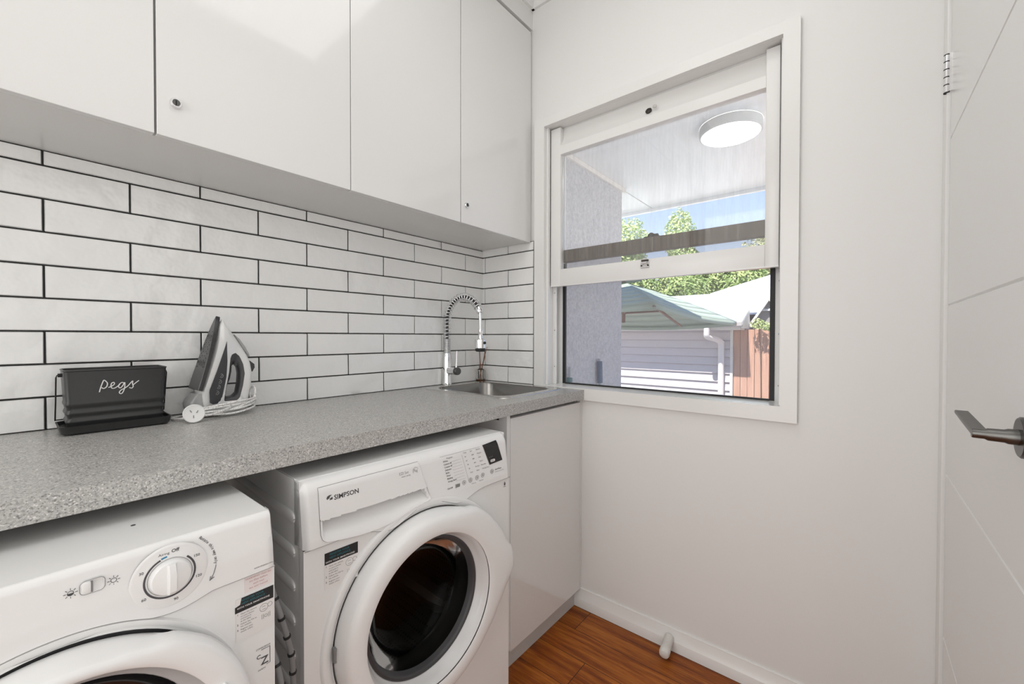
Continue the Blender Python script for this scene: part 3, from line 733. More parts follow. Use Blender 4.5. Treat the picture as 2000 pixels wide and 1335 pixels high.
for i in range(3): z = .774; g.box(.512+i*.006, .5135+i*.006, ff(z)-.0021, ff(z)-.0018, z, z+.003)
g.build('display_segments', GREYL, disp)
# body shell
g = G(); y1 = .56
g.box(0, .002, .020, y1, FL+.02, WT-.001)
g.box(WW-.002, WW, .020, y1, FL+.02, WT-.001); g.box(0, WW, y1-.002, y1, FL+.02, WT-.001)
g.box(.002, WW-.002, .030, y1, WT-.016, WT, .002)
body = g.build('cabinet_shell', APPL, WM)
g = G()
for z in (.752, .682, .612, .542, .472, .40, .33, .26, .19):   # pressed ribs in the side panel
    g.loft([[Vector((-.0001-d_, y_, z+dz*w_)) for d_, dz in ((0, -.013), (.0028, -.010), (.0034, 0), (.0028, .010), (0, .013))] for y_, w_ in ((.040, .05), (.042, .5), (.048, .85), (.058, 1), (.50, 1), (.51, .5))], False)
    
g.build('pressed_rib', APPL, body, 50)
g = G(); hole_panel(g, .0, WW, FL+.02, .6995, CX, CZ, .2365, 0)
# rounded edges of the front
for x_, sx_ in ((0, 1), (WW, -1)):
    g.loft([[Vector((x_, 0, FL+.02)), Vector((x_, 0, .6995))], [Vector((x_, .022, FL+.02)), Vector((x_, .022, .6995))]], False)
g.lathe([(.2365, 0), (.2365, -.03), (.19, -.034)], (CX, 0, CZ), (0, -1, 0), 96)
fp = g.build('front_panel', APPL, WM, 40)
# raised surround ring under the door
g = G(); g.lathe([(.262, 0), (.2595, .006), (.256, .0078), (.250, .0072), (.2385, .002), (.2365, -.004)], (CX, .0005, CZ), (0, -1, 0), 128); g.build('door_surround', PLAS, fp, 50)
# door
lobe = [(-60, 0), (-42, .002), (-25, .012), (-14, .026), (-7, .044), (0, .062), (8, .060), (20, .040), (40, .029), (56, .024), (66, .010), (78, 0)]
g = G(); door_ring(g, CX, CZ, .2255, lobe, -.004, .040)
door = g.build('door', PLAS, WM, 60)
g = G(); g.lathe([(.182, .0368), (.1785, .034), (.172, .020), (.1655, .004), (.1635, .002)], (CX, 0, CZ), (0, -1, 0), 96); g.build('inner_bezel', mat('bezel_plastic', (.74, .74, .74), .22), door, 60)
g = G(); g.lathe([(.1640, .004), (.1600, .0055), (.1560, .004), (.1535, -.002), (.150, -.012)], (CX, 0, CZ), (0, -1, 0), 96); g.build('glass_gasket', RUB, door, 60)
g = G(); g.lathe([(.1585, .003), (.1480, -.020), (.138, -.045), (.128, -.062), (.115, -.072), (.09, -.080), (.05, -.084), (0, -.085)], (CX, 0, CZ), (0, -1, 0), 72); g.build('door_glass', DOORG, door, 60)
G().box(CX-.2375, CX-.2300, -.012, -.001, CZ-.006, CZ+.024, .001).build('door_hinge', GREYL, door); G().box(CX-.2175, CX-.2100, -.012, -.001, CZ-.112, CZ-.082, .001).build('door_hinge', GREYL, door)
g = G(); g.lathe([(.185, -.02), (.178, -.035), (.182, -.05), (.172, -.065), (.168, -.085), (.200, -.10)], (CX, 0, CZ), (0, -1, 0), 72); g.build('door_seal', RUB, WM, 60)
g = G(); g.lathe([(.205, -.098), (.225, -.11), (.225, -.40), (.20, -.42), (0, -.42)], (CX, 0, CZ), (0, -1, 0), 72)
g.build('drum', DRUM, WM, 50)
for a in (80, 200, 320):
    g = G(); c = Vector((math.cos(R(a)), 0, math.sin(R(a)))); sd = Vector((-c.z, 0, c.x)); o_ = Vector((CX, 0, CZ))
    g.loft([[o_+c*.223+sd*w_+Vector((0, y_, 0)), o_+c*(.223-h_)+sd*w_*.35+Vector((0, y_, 0)), o_+c*(.223-h_)-sd*w_*.35+Vector((0, y_, 0)), o_+c*.223-sd*w_+Vector((0, y_, 0))] for y_, w_, h_ in ((.13, .02, .02), (.16, .032, .05), (.36, .032, .05), (.40, .02, .02))], True, True, True)
    g.build('drum_paddle', mat('paddle_grey', (.14, .12, .115), .4), WM, 50)
sticker(WM, .0405, .605, .0715, .075, -.0004)
g = G(); g.face([Vector((x, -.0008, z)) for x, z in ((.573, .682), (.5765, .690), (.580, .682), (.5785, .6775), (.5745, .6775))]); g.box(.572, .581, -.001, -.0006, .6735, .6745); g.build('drop_mark', INK, fp)
G().box(.03, WW-.03, .04, .53, FL, FL+.024).build('foot_plinth', RUB, WM)

# ------------------------------------------------------------------ dryer (left)
DR = thing('clothes_dryer', 'white front-loading clothes dryer with a round timer knob, left of the washing machine', 'dryer', (-1.515, -.724, FL))
OFF[DR.name] = Vector((0, 0, 0)); DR.location = (0, 0, 0); OFF[DR.name] = Vector((0, 0, 0))
X0, X1, YD, DT, DCX, DCZ = -1.765, -1.265, -.724, .831, -1.512, .548
def fd(z):
    if z < .775: return YD-.004
    q = (z-.775)/(DT-.775)
    return YD-.004+.006*q+(.006*((q-.86)/.14)**2 if q > .86 else 0)
def zbd(x):
    dx = abs(x-DCX); a = DCZ+math.sqrt(max(0, .2065**2-dx*dx)) if dx < .2 else 0
    base_ = .740
    if dx < .088: return a
    if dx < .16: 
        q = (dx-.088)/.072; s0 = DCZ+math.sqrt(.2065**2-.088**2); q2 = q*q*(3-2*q)
        return s0+(base_-s0)*q2-.006*math.sin(q*math.pi)
    return base_
g = G(); nx, nz = 90, 26; gv = {}
for i in range(nx+1):
    x = X0+(X1-X0)*i/nx; b = zbd(x)
    for j in range(nz+1):
        z = b+(DT-b)*j/nz; e_ = min(x-X0, X1-x)
        y = fd(z)+.006*(1-min(1, e_/.008))**2
        xx = x-(.0035*(z-b)/(DT-b) if i == nx else 0)
        gv[i, j] = g.bm.verts.new((xx, y, z))
for i in range(nx):
    for j in range(nz): g.bm.faces.new([gv[i, j], gv[i+1, j], gv[i+1, j+1], gv[i, j+1]])
for i in (0, nx): g.loft([[gv[i, j].co.copy() for j in range(nz+1)], [Vector((gv[i, j].co.x, YD+.03, gv[i, j].co.z)) for j in range(nz+1)]], False)
g.loft([[gv[i, 0].co.copy() for i in range(nx+1)], [Vector((gv[i, 0].co.x, YD+.004, gv[i, 0].co.z)) for i in range(nx+1)]], False)
fasd = g.build('fascia', PLAS, DR, 50)
G().tube([(x_, YD-.0032, zbd(x_)-.0005) for x_ in [X0+(X1-X0)*i/90 for i in range(91)]], .0006, 5).build('fascia_gap', INKL, DR)
g = G(); g.box(X0, X0+.002, YD+.02, -.16, FL+.015, DT-.002); g.box(X1-.006, X1-.004, YD+.02, -.16, FL+.015, DT-.002); g.box(X0, X1-.004, -.162, -.16, FL+.015, DT-.002)
g.box(X0+.001, X1-.0045, fd(DT)-.001, -.16, DT-.014, DT+.0005, .002)
sh_ = g.build('cabinet_shell', APPL, DR)
G().lathe([(0, .0006), (.003, .0006), (.003, 0)], (-1.425, -.62, DT+.0004), (0, 0, 1), 12).build('top_screw', INK, sh_)
g = G(); hole_panel(g, X0, X1, FL+.015, .7405, DCX, DCZ, .1925, YD)
for x_ in (X0, X1): g.loft([[Vector((x_, YD, FL+.015)), Vector((x_, YD, .7405))], [Vector((x_, YD+.022, FL+.015)), Vector((x_, YD+.022, .7405))]], False)
g.lathe([(.1925, 0), (.1925, -.05), (.15, -.054)], (DCX, YD, DCZ), (0, -1, 0), 96)
fpd = g.build('front_panel', APPL, DR, 40)
g = G(); g.lathe([(.207, -.0005), (.2045, .0038), (.200, .0030), (.196, .0002), (.1925, -.002)], (DCX, YD, DCZ), (0, -1, 0), 96); g.build('door_surround', PLAS, fpd, 50)
G().lathe([(.1925, -.006), (.182, -.006)], (DCX, YD, DCZ), (0, -1, 0), 64).build('door_gap', RUB, fpd)
lobed = [(-75, 0), (-55, .010), (-30, .021), (10, .024), (40, .022), (54, .018), (66, .005), (76, 0)]
g = G(); door_ring(g, DCX-.003, DCZ-.003, .1825, lobed, YD-.002, .038, .36)
dd = g.build('door', PLAS, DR, 60)
g = G(); g.lathe([(.1675, .0355), (.1650, .031), (.1540, .012), (.1440, .002)], (DCX-.003, YD, DCZ-.003), (0, -1, 0), 80); g.build('inner_bezel', mat('dryer_bezel', (.62, .62, .62), .25), dd, 60)
g = G(); g.lathe([(.1445, .003), (.138, -.016), (.12, -.030), (.06, -.036), (0, -.037)], (DCX-.003, YD, DCZ-.003), (0, -1, 0), 64); g.build('door_window', BLACK, dd, 60)
g = G(); g.box(-.012, .012, -.006, .004, -.016, .016, .002)
lt = g.build('door_latch', PLAS, dd); lt.location = (-1.3485, YD-.041, .598); lt.rotation_euler = (0, R(-35), 0)
# timer knob
KX, KZ = -1.402, .7835; KY = fd(KZ)
g = G(); g.lathe([(.0440, 0), (.0425, .0010), (.0405, .0014), (0, .0014)], (KX+.0005, KY, KZ), (0, -1, 0), 72); dial = g.build('dial_plate', PLAS, DR, 40)
g = G(); g.lathe([(.0236, .0012), (.0232, .0075), (.0215, .0102), (.018, .0110), (0, .0112)], (KX, KY, KZ), (0, -1, 0), 56); kn = g.build('timer_knob', PLAS, DR, 40)
g = G(); g.loft([[Vector((KX+a*w_, KY-d_, KZ+z_)) for a, d_ in ((-1, .0100), (-.6, .0100+h_), (.6, .0100+h_), (1, .0100))] for z_, w_, h_ in ((-.0210, .0055, .003), (-.016, .0062, .008), (.007, .0062, .010), (.0205, .0056, .005))], False, True, True); g.build('grip', PLAS, kn, 30)
ky = KY-.0018
def arc(r, a0, a1, w_, m, nm):
    g = G(); n = 48
    g.loft([[Vector((KX+(r-w_)*math.cos(R(a0+(a1-a0)*i/n)), ky, KZ+(r-w_)*math.sin(R(a0+(a1-a0)*i/n)))) for i in range(n+1)], [Vector((KX+(r+w_)*math.cos(R(a0+(a1-a0)*i/n)), ky, KZ+(r+w_)*math.sin(R(a0+(a1-a0)*i/n)))) for i in range(n+1)]], False)
    return g.build(nm, m, dial)
arc(.0282, 112, 408, .0012, INK, 'black_arc'); arc(.0290, 97, 110, .0011, BLUE, 'blue_arc'); arc(.0250, 0, 360, .0003, GREYL, 'fine_ring')
g = G()
for s_, a, sz in (('150', 30, .0052), ('120', -22, .0052), ('90', -80, .0052), ('60', 215, .0052), ('30', 152, .0052)):
    g.text(s_, sz, txm(KX+.0350*math.cos(R(a)), ky, KZ+.0350*math.sin(R(a))-.0018), 'CENTER', bold=.01)
g.text('Airing', .0050, txm(KX-.0130, ky, KZ+.0318)); g.text('Off', .0066, txm(KX+.0012, ky, KZ+.0325), bold=.02)
s_ = 'Rotate this way only'
for i, ch in enumerate(s_):
    a = 48-i*2.75
    if ch != ' ': g.text(ch, .0058, txm(KX+.0525*math.cos(R(a)), fd(KZ+.0505*math.sin(R(a)))-.0007, KZ+.0505*math.sin(R(a)), 0, R(a-90)), 'CENTER', bold=.01)
g.tube([(KX+.0545*math.cos(R(a)), YD-.0047, KZ+.0525*math.sin(R(a))) for a in range(-7, -33, -3)], .0004, 4)
ae = (KX+.0545*math.cos(R(-31)), KZ+.0525*math.sin(R(-31)))
g.tube([(ae[0]+.0005, YD-.0047, ae[1]+.0055), (ae[0]-.0010, YD-.0047, ae[1]), (ae[0]+.0050, YD-.0047, ae[1]+.003)], .0005, 4)
g.build('dial_print', INK, dial)
# heat switch
SX, SZ = -1.479, .8045; SY_ = fd(SZ)
g = G(); g.loft([[Vector((p.x, SY_-d_, p.y)) for p in rr2(SX-.0115+i_, SX+.0115-i_, SZ-.0085+i_, SZ+.0085-i_, .005-i_*.5, 0, 6)] for i_, d_ in ((0, .0005), (.0006, .002), (.0014, .0018), (.0018, -.002))], True, False, True); sw = g.build('heat_switch', PLAS, DR, 40)
G().tube([Vector((p.x, SY_-.0014, p.y)) for p in rr2(SX-.0113, SX+.0113, SZ-.0083, SZ+.0083, .005, 0, 6)], .0004, 4, True).build('switch_outline', GREYL, sw)
g = G(); g.box(SX-.0100, SX-.001, SY_-.004, SY_+.001, SZ-.0070, SZ+.0070, .002); g.build('rocker', PLAS, sw, 30)
G().box(SX-.0012, SX+.0002, SY_-.0035, SY_, SZ-.0068, SZ+.0068).build('rocker_edge', GREYL, sw)
def sunmark(cx, cz, half):
    g = G(); y_ = SY_-.0006
    g.tube([(cx+.0028*math.cos(R(a)), y_, cz+.0028*math.sin(R(a))) for a in range(0, 360, 30)], .00035, 4, True)
    for a in range(0, 360, 45): g.tube([(cx+.0040*math.cos(R(a)), y_, cz+.0040*math.sin(R(a))), (cx+.0062*math.cos(R(a)), y_, cz+.0062*math.sin(R(a)))], .00035, 4)
    if half: g.face([Vector((cx+.0028*math.cos(R(a)), y_-.0001, cz+.0028*math.sin(R(a)))) for a in range(180, 361, 20)])
    g.build('heat_symbol', INK, fasd)
sunmark(-1.4982, .8035, True); sunmark(-1.4595, .8025, False)
g = G(); g.text('www.simpson.com.au', .0036, txm(-1.2965, YD-.0046, .7475)); g.build('web_print', INK, fasd)
G().box(-1.309, -1.2685, YD-.0004, YD, .7125, .7375).build('warning_sticker', mat('pinkish_sticker', (.80, .74, .73), .5), DR)
g = G()
for i, s_ in enumerate(('WARNING: clean the', 'lint filter before', 'each load', 'see user manual')): g.text(s_, .0042, txm(-1.289, YD-.0008, .7325-i*.0052), 'CENTER')
g.build('warning_print', PINK, DR)
sticker(DR, -1.3215, .641, .0545, .067, YD-.0005, cut=True)
g = G(); y_ = YD-.0006
g.tube([(-1.2855, y_, .609), (-1.2725, y_, .609), (-1.2725, y_, .582), (-1.278, y_, .582)], .0004, 4)
g.text('C', .009, txm(-1.2925, y_, .596), bold=.02); g.text('Z', .018, txm(-1.2865, y_, .584), bold=.01); g.text('COMPLIANCE', .0035, txm(-1.2935, y_, .611)); g.text('SAFETY', .0035, txm(-1.2905, y_, .576))
g.build('compliance_mark', INK, fpd)

# hoses between the machines
for k_, pts_ in enumerate([[(-1.233, -.60, .72), (-1.240, -.64, .66), (-1.232, -.66, .616), (-1.222, -.66, .576), (-1.211, -.66, .528), (-1.205, -.655, .44), (-1.215, -.63, .25), (-1.225, -.58, .05), (-1.225, -.50, .0)],
                           [(-1.246, -.60, .60), (-1.244, -.65, .56), (-1.240, -.672, .529), (-1.234, -.682, .47), (-1.238, -.685, .36), (-1.242, -.685, .15), (-1.246, -.68, .0)]]):
    t = thing('drain_hose', ['grey drain hose nearer the washing machine, between the two machines', 'grey drain hose nearer the dryer, lower between the two machines'][k_], 'hose', pts_[-1], 0, 'hoses in the gap between the machines')
    P = [Vector(p) for p in pts_]; fine = []
    for a, b in zip(P, P[1:]):
        n_ = max(2, int((b-a).length/.012))
        fine += [a.lerp(b, i/n_) for i in range(n_)]
    fine.append(P[-1])
    for _ in range(4): fine = [fine[0]]+[(fine[i-1]+fine[i]*2+fine[i+1])/4 for i in range(1, len(fine)-1)]+[fine[-1]]
    G().tube(fine, .0050, 8).build('tube', mat('hose_grey', (.22, .22, .22), .5), t, 60)
    for i in range(2, len(fine)-2, 3):
        d_ = (fine[i+1]-fine[i-1]).normalized(); G().lathe([(.005, -.0025), (.0066, -.002), (.0066, .002), (.005, .0025)], fine[i], d_, 10).build('hose_clip', GASK, t, 60)

# ------------------------------------------------------------------ pegs container
t = thing('peg_container', 'charcoal tin planter-style tub with white script reading pegs', 'container', (-1.376, -.085, .9))
def tubr(x0, x1, y0, y1, z, r=.010): return rr2(x0, x1, y0, y1, r, z, 5)
bx0, bx1, by0, by1 = -1.4665, -1.2885, -.130, -.042
g = G(); rings = []
def ring(i_, z): rings.append(tubr(bx0+i_, bx1-i_, by0+i_, by1-i_, z))
for i_, z in ((.006, .9145), (.0055, .922), (.0035, .926), (.0035, .930), (.0058, .935), (.0052, .941), (.0030, .945), (.0030, .949), (.0050, .954), (.0042, .960), (.0022, .964), (.0022, .969), (.0030, .973), (.0, 1.040)): ring(i_, z)
g.loft(rings, True, True)
g.loft([tubr(bx0, bx1, by0, by1, 1.040), tubr(bx0-.0012, bx1+.0012, by0-.0012, by1+.0012, 1.0415), tubr(bx0-.0012, bx1+.0012, by0-.0012, by1+.0012, 1.0435), tubr(bx0+.001, bx1-.001, by0+.001, by1-.001, 1.0445), tubr(bx0+.0025, bx1-.0025, by0+.0025, by1-.0025, 1.043), tubr(bx0+.007, bx1-.007, by0+.007, by1-.007, .918)], True, False, True)
tub = g.build('tub', TIN, t, 35)
g = G(); tx0, tx1, ty0, ty1 = -1.4745, -1.2805, -.142, -.030
g.loft([tubr(tx0+.008, tx1-.008, ty0+.008, ty1-.008, .9003, .012), tubr(tx0+.003, tx1-.003, ty0+.003, ty1-.003, .9045, .014), tubr(tx0, tx1, ty0, ty1, .9185, .015), tubr(tx0-.001, tx1+.001, ty0-.001, ty1+.001, .9205, .015), tubr(tx0+.002, tx1-.002, ty0+.002, ty1-.002, .9205, .014), tubr(tx0+.005, tx1-.005, ty0+.005, ty1-.005, .9130, .012)], True, True, True)
g.build('tray', TIN, t, 35)
g = G(); yw = -.083
g.tube([(bx0+.002, yw, 1.031), (bx0-.007, yw, 1.031), (bx0-.0085, yw+.002, 1.026), (bx0-.0085, yw+.02, .97), (bx0-.0088, yw+.036, .925), (bx0-.006, -.0285, .9235), (bx1+.006, -.0285, .9235), (bx1+.0088, yw+.036, .925), (bx1+.0085, yw+.02, .97), (bx1+.0085, yw+.002, 1.026), (bx1+.007, yw, 1.031), (bx1-.002, yw, 1.031)], .0014, 8)
g.build('wire_handle', mat('dark_wire', (.05, .05, .05), .35, .6), t, 60)
for sx_, xx in ((-1, bx0), (1, bx1)): G().cyl((xx-.001*sx_, yw, 1.031), (xx+.006*sx_, yw, 1.031), .0042, 12).build('pivot_knob', GASK, tub)
sP = [(-1.4102, .9912), (-1.4079, 1.0017), (-1.4047, 1.0131), (-1.4025, 1.018), (-1.3991, 1.015), (-1.3967, 1.0101), (-1.3982, 1.0025), (-1.4031, .9989), (-1.4065, 1.0016)]
sE = [(-1.3951, 1.0005), (-1.3902, 1.0028), (-1.3852, 1.0071), (-1.3859, 1.0116), (-1.3894, 1.0102), (-1.3909, 1.0042), (-1.3894, .9986), (-1.3852, .9979), (-1.3795, 1.0018), (-1.3755, 1.0062)]
sG = [(-1.3675, 1.0077), (-1.3718, 1.0104), (-1.3764, 1.0063), (-1.3777, 1.0003), (-1.3745, .9979), (-1.3701, 1.0034), (-1.367, 1.01), (-1.3673, .9979), (-1.37, .9878), (-1.3736, .9837), (-1.3766, .9871), (-1.3735, .9923), (-1.3663, .9971), (-1.3611, 1.0015)]
sS = [(-1.3611, 1.0015), (-1.3559, 1.0091), (-1.3528, 1.0123), (-1.3533, 1.0064), (-1.3521, .9993), (-1.3547, .9954), (-1.3591, .9972)]
s2 = [(-1.3525, 1.003), (-1.3500, 1.0050), (-1.3467, 1.0083), (-1.3417, 1.0128)]
def smooth(pts, k=6):
    out = []; n = len(pts); P = [pts[0]]+list(pts)+[pts[-1]]
    for i in range(1, n):
        p0_, p1_, p2_, p3_ = P[i-1], P[i], P[i+1], P[i+2]
        for j in range(k):
            u = j/k; out.append(tuple(.5*((2*p1_[d])+(-p0_[d]+p2_[d])*u+(2*p0_[d]-5*p1_[d]+4*p2_[d]-p3_[d])*u*u+(-p0_[d]+3*p1_[d]-3*p2_[d]+p3_[d])*u**3) for d in range(len(p1_))))
    out.append(pts[-1]); return out
g = G()
for st_ in (sP, sE, sG, sS, s2): 
    sm_ = smooth(st_); n_ = len(sm_)
    def yt(z): return by0-.0008-(z-1.04)*0+.0030*(1.040-z)/.067
    g.tube([(x, yt(z), z) for x, z in sm_], .00105, 6)
g.build('script_lettering', WHITE, tub)

# ------------------------------------------------------------------ steam iron
t = thing('steam_iron', 'white and charcoal steam iron standing on its heel beside the peg tub', 'iron', (-1.16, -.085, .9))
YI = -.086
outer_ = [(-1.1610, 1.1730), (-1.1500, 1.1520), (-1.1372, 1.1330), (-1.1236, 1.1120), (-1.1099, 1.0892), (-1.0985, 1.0677), (-1.0895, 1.0440), (-1.0854, 1.0164), (-1.0870, .9845), (-1.0929, .9555), (-1.0960, .9322), (-1.0990, .9125), (-1.1120, .9030), (-1.1500, .9015), (-1.1844, .9015), (-1.2085, .9030), (-1.2183, .9414), (-1.2201, .9760), (-1.2165, .9832), (-1.2030, 1.0265), (-1.1832, 1.0900), (-1.1680, 1.1500)]
hole_ = [(-1.140, 1.0354), (-1.1309, 1.0428), (-1.1218, 1.0319), (-1.1185, 1.0133), (-1.1198, .9872), (-1.1245, .9588), (-1.1337, .9493), (-1.1516, .9474), (-1.1549, .9542), (-1.1515, .9796), (-1.1424, .9994), (-1.1389, 1.0199)]
lin_ = [(-1.142, 1.0665), (-1.1307, 1.0734), (-1.1193, 1.0632), (-1.1102, 1.0391), (-1.1068, 1.0125), (-1.1117, .9786), (-1.12, .9452), (-1.1269, .9381), (-1.1594, .9381), (-1.1537, .9798), (-1.1468, 1.0204), (-1.1443, 1.0563)]
def resample(poly, n, c):
    # ray-cast poly from centre c at n angles
    out = []
    for i in range(n):
        a = 2*math.pi*i/n; d = (math.cos(a), math.sin(a)); best = None
        for (x0_, z0_), (x1_, z1_) in zip(poly, poly[1:]+poly[:1]):
            ex, ez = x1_-x0_, z1_-z0_; den = d[0]*ez-d[1]*ex
            if abs(den) < 1e-12: continue
            tt = ((x0_-c[0])*ez-(z0_-c[1])*ex)/den; uu_ = ((x0_-c[0])*d[1]-(z0_-c[1])*d[0])/den
            if tt > 0 and -1e-9 <= uu_ <= 1+1e-9: best = tt if best is None else max(best, tt)
        out.append((c[0]+d[0]*best, c[1]+d[1]*best))
    return out
cI = (-1.135, .990); NI = 96
oI, hI, lI = resample(outer_, NI, cI), resample(hole_, NI, cI), resample(lin_, NI, cI)
def sole_x(z): return -1.2206+(z-.9786)*(.0534/.198)
def wI(x, z):  # half width of the iron
    d_ = max(0, x-sole_x(max(z, .95)))          # distance behind the sole plate
    zz_ = max(0, min(1, (z-.93)/.25)); full = .047*math.sqrt(max(0, 1-zz_**1.7))+.004
    if z < .935: full = .046
    back = max(.014, full*(1-min(1, max(0, d_-.012)/.060)*.62))
    return min(full, back) if z > .93 else .040-.016*min(1, d_/.13)
def ringI(pts, k, shr=0):
    return [Vector((x, YI-k*wI(x, z), z)) for x, z in pts]
def lerpP(a, b, f): return [(p[0]+(q[0]-p[0])*f, p[1]+(q[1]-p[1])*f) for p, q in zip(a, b)]
g = G()
g.loft([ringI(lI, -1.0), ringI(lerpP(lI, oI, .55), -1.0), ringI(lerpP(lI, oI, .85), -.86), ringI(lerpP(lI, oI, .97), -.5), ringI(oI, 0), ringI(lerpP(lI, oI, .97), .5), ringI(lerpP(lI, oI, .85), .86), ringI(lerpP(lI, oI, .55), 1.0), ringI(lI, 1.0)])
g.build('housing', IRW, t, 60)
g = G(); g.loft([ringI(lI, -1.02), ringI(lerpP(hI, lI, .5), -.98), ringI(hI, -.7), ringI(hI, .7), ringI(lerpP(hI, lI, .5), .98), ringI(lI, 1.02)])
g.build('handle_grip', IRD, t, 60)
# sole plate
g = G(); up = Vector((.0534, 0, .198)).normalized(); nr = Vector((-up.z, 0, up.x)); b0 = Vector((-1.2195, YI, .975)); Ls = .207
def sole_ring(off, shr):
    pts_ = []
    for s_ in range(0, 21):
        q = s_/20; hw = (.046-shr)*(1-q**2.1)**.8+.0004; pts_.append(b0+up*(q*(Ls-shr)+shr*.3)+nr*off+Vector((0, -hw, 0)))
    for s_ in range(20, -1, -1):
        q = s_/20; hw = (.046-shr)*(1-q**2.1)**.8+.0004; pts_.append(b0+up*(q*(Ls-shr)+shr*.3)+nr*off+Vector((0, hw, 0)))
    return pts_
g.loft([sole_ring(-.004, 0), sole_ring(.0045, 0), sole_ring(.006, .0015)], True, True, True)
so = g.build('soleplate', SOLE, t, 30)
g = G()
for q in (.30, .36, .42, .48, .54, .60, .66, .72, .78):
    for s_ in (-1, 1):
        hw = .046*(1-q**2.1)**.8; c = b0+up*(q*Ls)+nr*.0062+Vector((0, s_*hw*.62, 0)); g.lathe([(0, .0002), (.0022, .0002), (.0022, 0)], c, nr, 8)
        if q < .7: c = b0+up*(q*Ls+.006)+nr*.0062+Vector((0, s_*hw*.30, 0)); g.lathe([(0, .0002), (.0016, .0002), (.0016, 0)], c, nr, 8)
g.build('steam_holes', HOLEM, so)
# dark side panels with setting icons
tri_ = [(-1.1529, 1.1079), (-1.1514, 1.072), (-1.1546, 1.0055), (-1.1610, .9704), (-1.1680, .9356), (-1.1968, .9351), (-1.1990, .9739), (-1.1794, 1.0275), (-1.1619, 1.0799)]
for s_ in (1, -1):
    g = G(); ct = (-1.172, .990); rs = resample(tri_, 40, ct)
    def put(p, k): return Vector((p[0], YI-s_*(wI(p[0], p[1])+k), p[1]))
    g.loft([[put(p, -.006) for p in rs], [put(p, .0012) for p in rs], [put(q, .0016) for q in lerpP([ct]*40, rs, .6)], [put(q, .0018) for q in lerpP([ct]*40, rs, .15)]], True, False, True)
    pan = g.build('side_panel', IRD, t, 50)
    if s_ == 1:
        g = G()
        for (x, z) in ((-1.1692, 1.0111), (-1.1732, .9955), (-1.1765, .9813), (-1.1798, .9657)):
            y_ = YI-wI(x, z)-.0026
            g.tube([(x+.0044*math.cos(R(a)), y_, z+.0052*math.sin(R(a))) for a in range(0, 360, 30)], .0004, 4, True)
            g.tube([(x-.002, y_, z-.002), (x+.001, y_, z+.0005), (x+.002, y_, z+.0025)], .0004, 4)
        g.build('setting_icons', mat('icon_grey', (.45, .45, .45), .4), pan)
g = G(); sp_ = [(-1.1304, 1.1245), (-1.1180, 1.1120), (-1.1040, 1.0900), (-1.0945, 1.0700), (-1.0920, 1.0600), (-1.1010, 1.0720), (-1.1150, 1.0960)]
g.prism(sp_, lambda a, z: Vector((a, YI-.014, z)), lambda a, z: Vector((a, YI+.014, z))); g.build('spray_cover', TANK, t, 30)
g = G(); g.prism([(-1.0895, 1.048), (-1.0780, 1.038), (-1.0770, 1.028), (-1.0830, 1.016), (-1.0870, 1.018)], lambda a, z: Vector((a, YI-.007, z)), lambda a, z: Vector((a, YI+.007, z))); g.build('temperature_slider', IRD, t)
# clear heel cup below the soleplate
g = G(); rings = []
for q in range(8):
    a = q/7; z = .903+.064*a
    rings.append([Vector((-1.214-(.034*math.sin(math.pi*(.15+.75*(1-a))))*math.cos(R(b)), YI+.034*math.sin(R(b)), z)) for b in range(-90, 91, 15)])
g.loft(rings, False); g.build('clear_heel_cup', TANK, t, 60)
# cord wound round the heel, plug in front
def cordloop(a, b, z0_, z1_, zback, ph):
    pts_ = []
    for i in range(36):
        q = 2*math.pi*i/36; x = cxx+a*math.cos(q); f = (x-(cxx-a))/(2*a); pts_.append((x, YI+b*math.sin(q), z0_+(z1_-z0_)*f+.002*math.sin(3*q+ph)))
    return pts_
g = G(); cxx = -1.150
for a, b, z0_, z1_, ph in ((.070, .056, .928, .944, 0), (.072, .055, .921, .938, 1.2), (.073, .058, .912, .928, 2.1), (.071, .060, .9065, .915, 3), (.076, .055, .905, .936, 4)):
    g.tube(cordloop(a, b, z0_, z1_, 0, ph), .0029, 7, True)
g.tube(smooth([(-1.083, -.110, .940), (-1.078, -.100, .962), (-1.080, -.088, .972), (-1.086, -.080, .955), (-1.085, -.09, .93)], 6), .0029, 7)
g.tube(smooth([(-1.155, -.142, .925), (-1.185, -.158, .918), (-1.215, -.166, .914), (-1.232, -.160, .918)], 6), .0029, 7)
g.tube(smooth([(-1.20, -.045, .905), (-1.245, -.060, .904), (-1.272, -.090, .904), (-1.262, -.120, .906), (-1.245, -.150, .912)], 6), .0029, 7)
cord = g.build('cord', CORD, t, 60)
g = G(); pc = Vector((-1.243, -.170, .9235)); pd = Vector((-.18, -1, .12)).normalized()
g.lathe([(0, -.014), (.014, -.014), (.0205, -.006), (.0232, -.001), (.0232, .005), (.0215, .0068), (.0195, .0062), (0, .0060)], pc, pd, 36)
plug = g.build('plug', IRW, t, 35)
ax = pd.cross(Vector((0, 0, 1))).normalized(); az = ax.cross(pd).normalized()
for (dx2, dz2, rot_) in ((-.0065, .004, 30), (.0065, .006, -30), (.001, -.008, 0)):
    c = pc+ax*dx2+az*dz2; g = G(); a_ = ax*math.cos(R(rot_+90))+az*math.sin(R(rot_+90)); b_ = a_.cross(pd)
    base_ = [c+a_*u*.0034+b_*v_*.0009 for u, v_ in ((-1, -1), (1, -1), (1, 1), (-1, 1))]
    g.loft([[p+pd*.006 for p in base_], [p+pd*.0068 for p in base_]], True, True, True); g.build('pin', GREYL, plug)

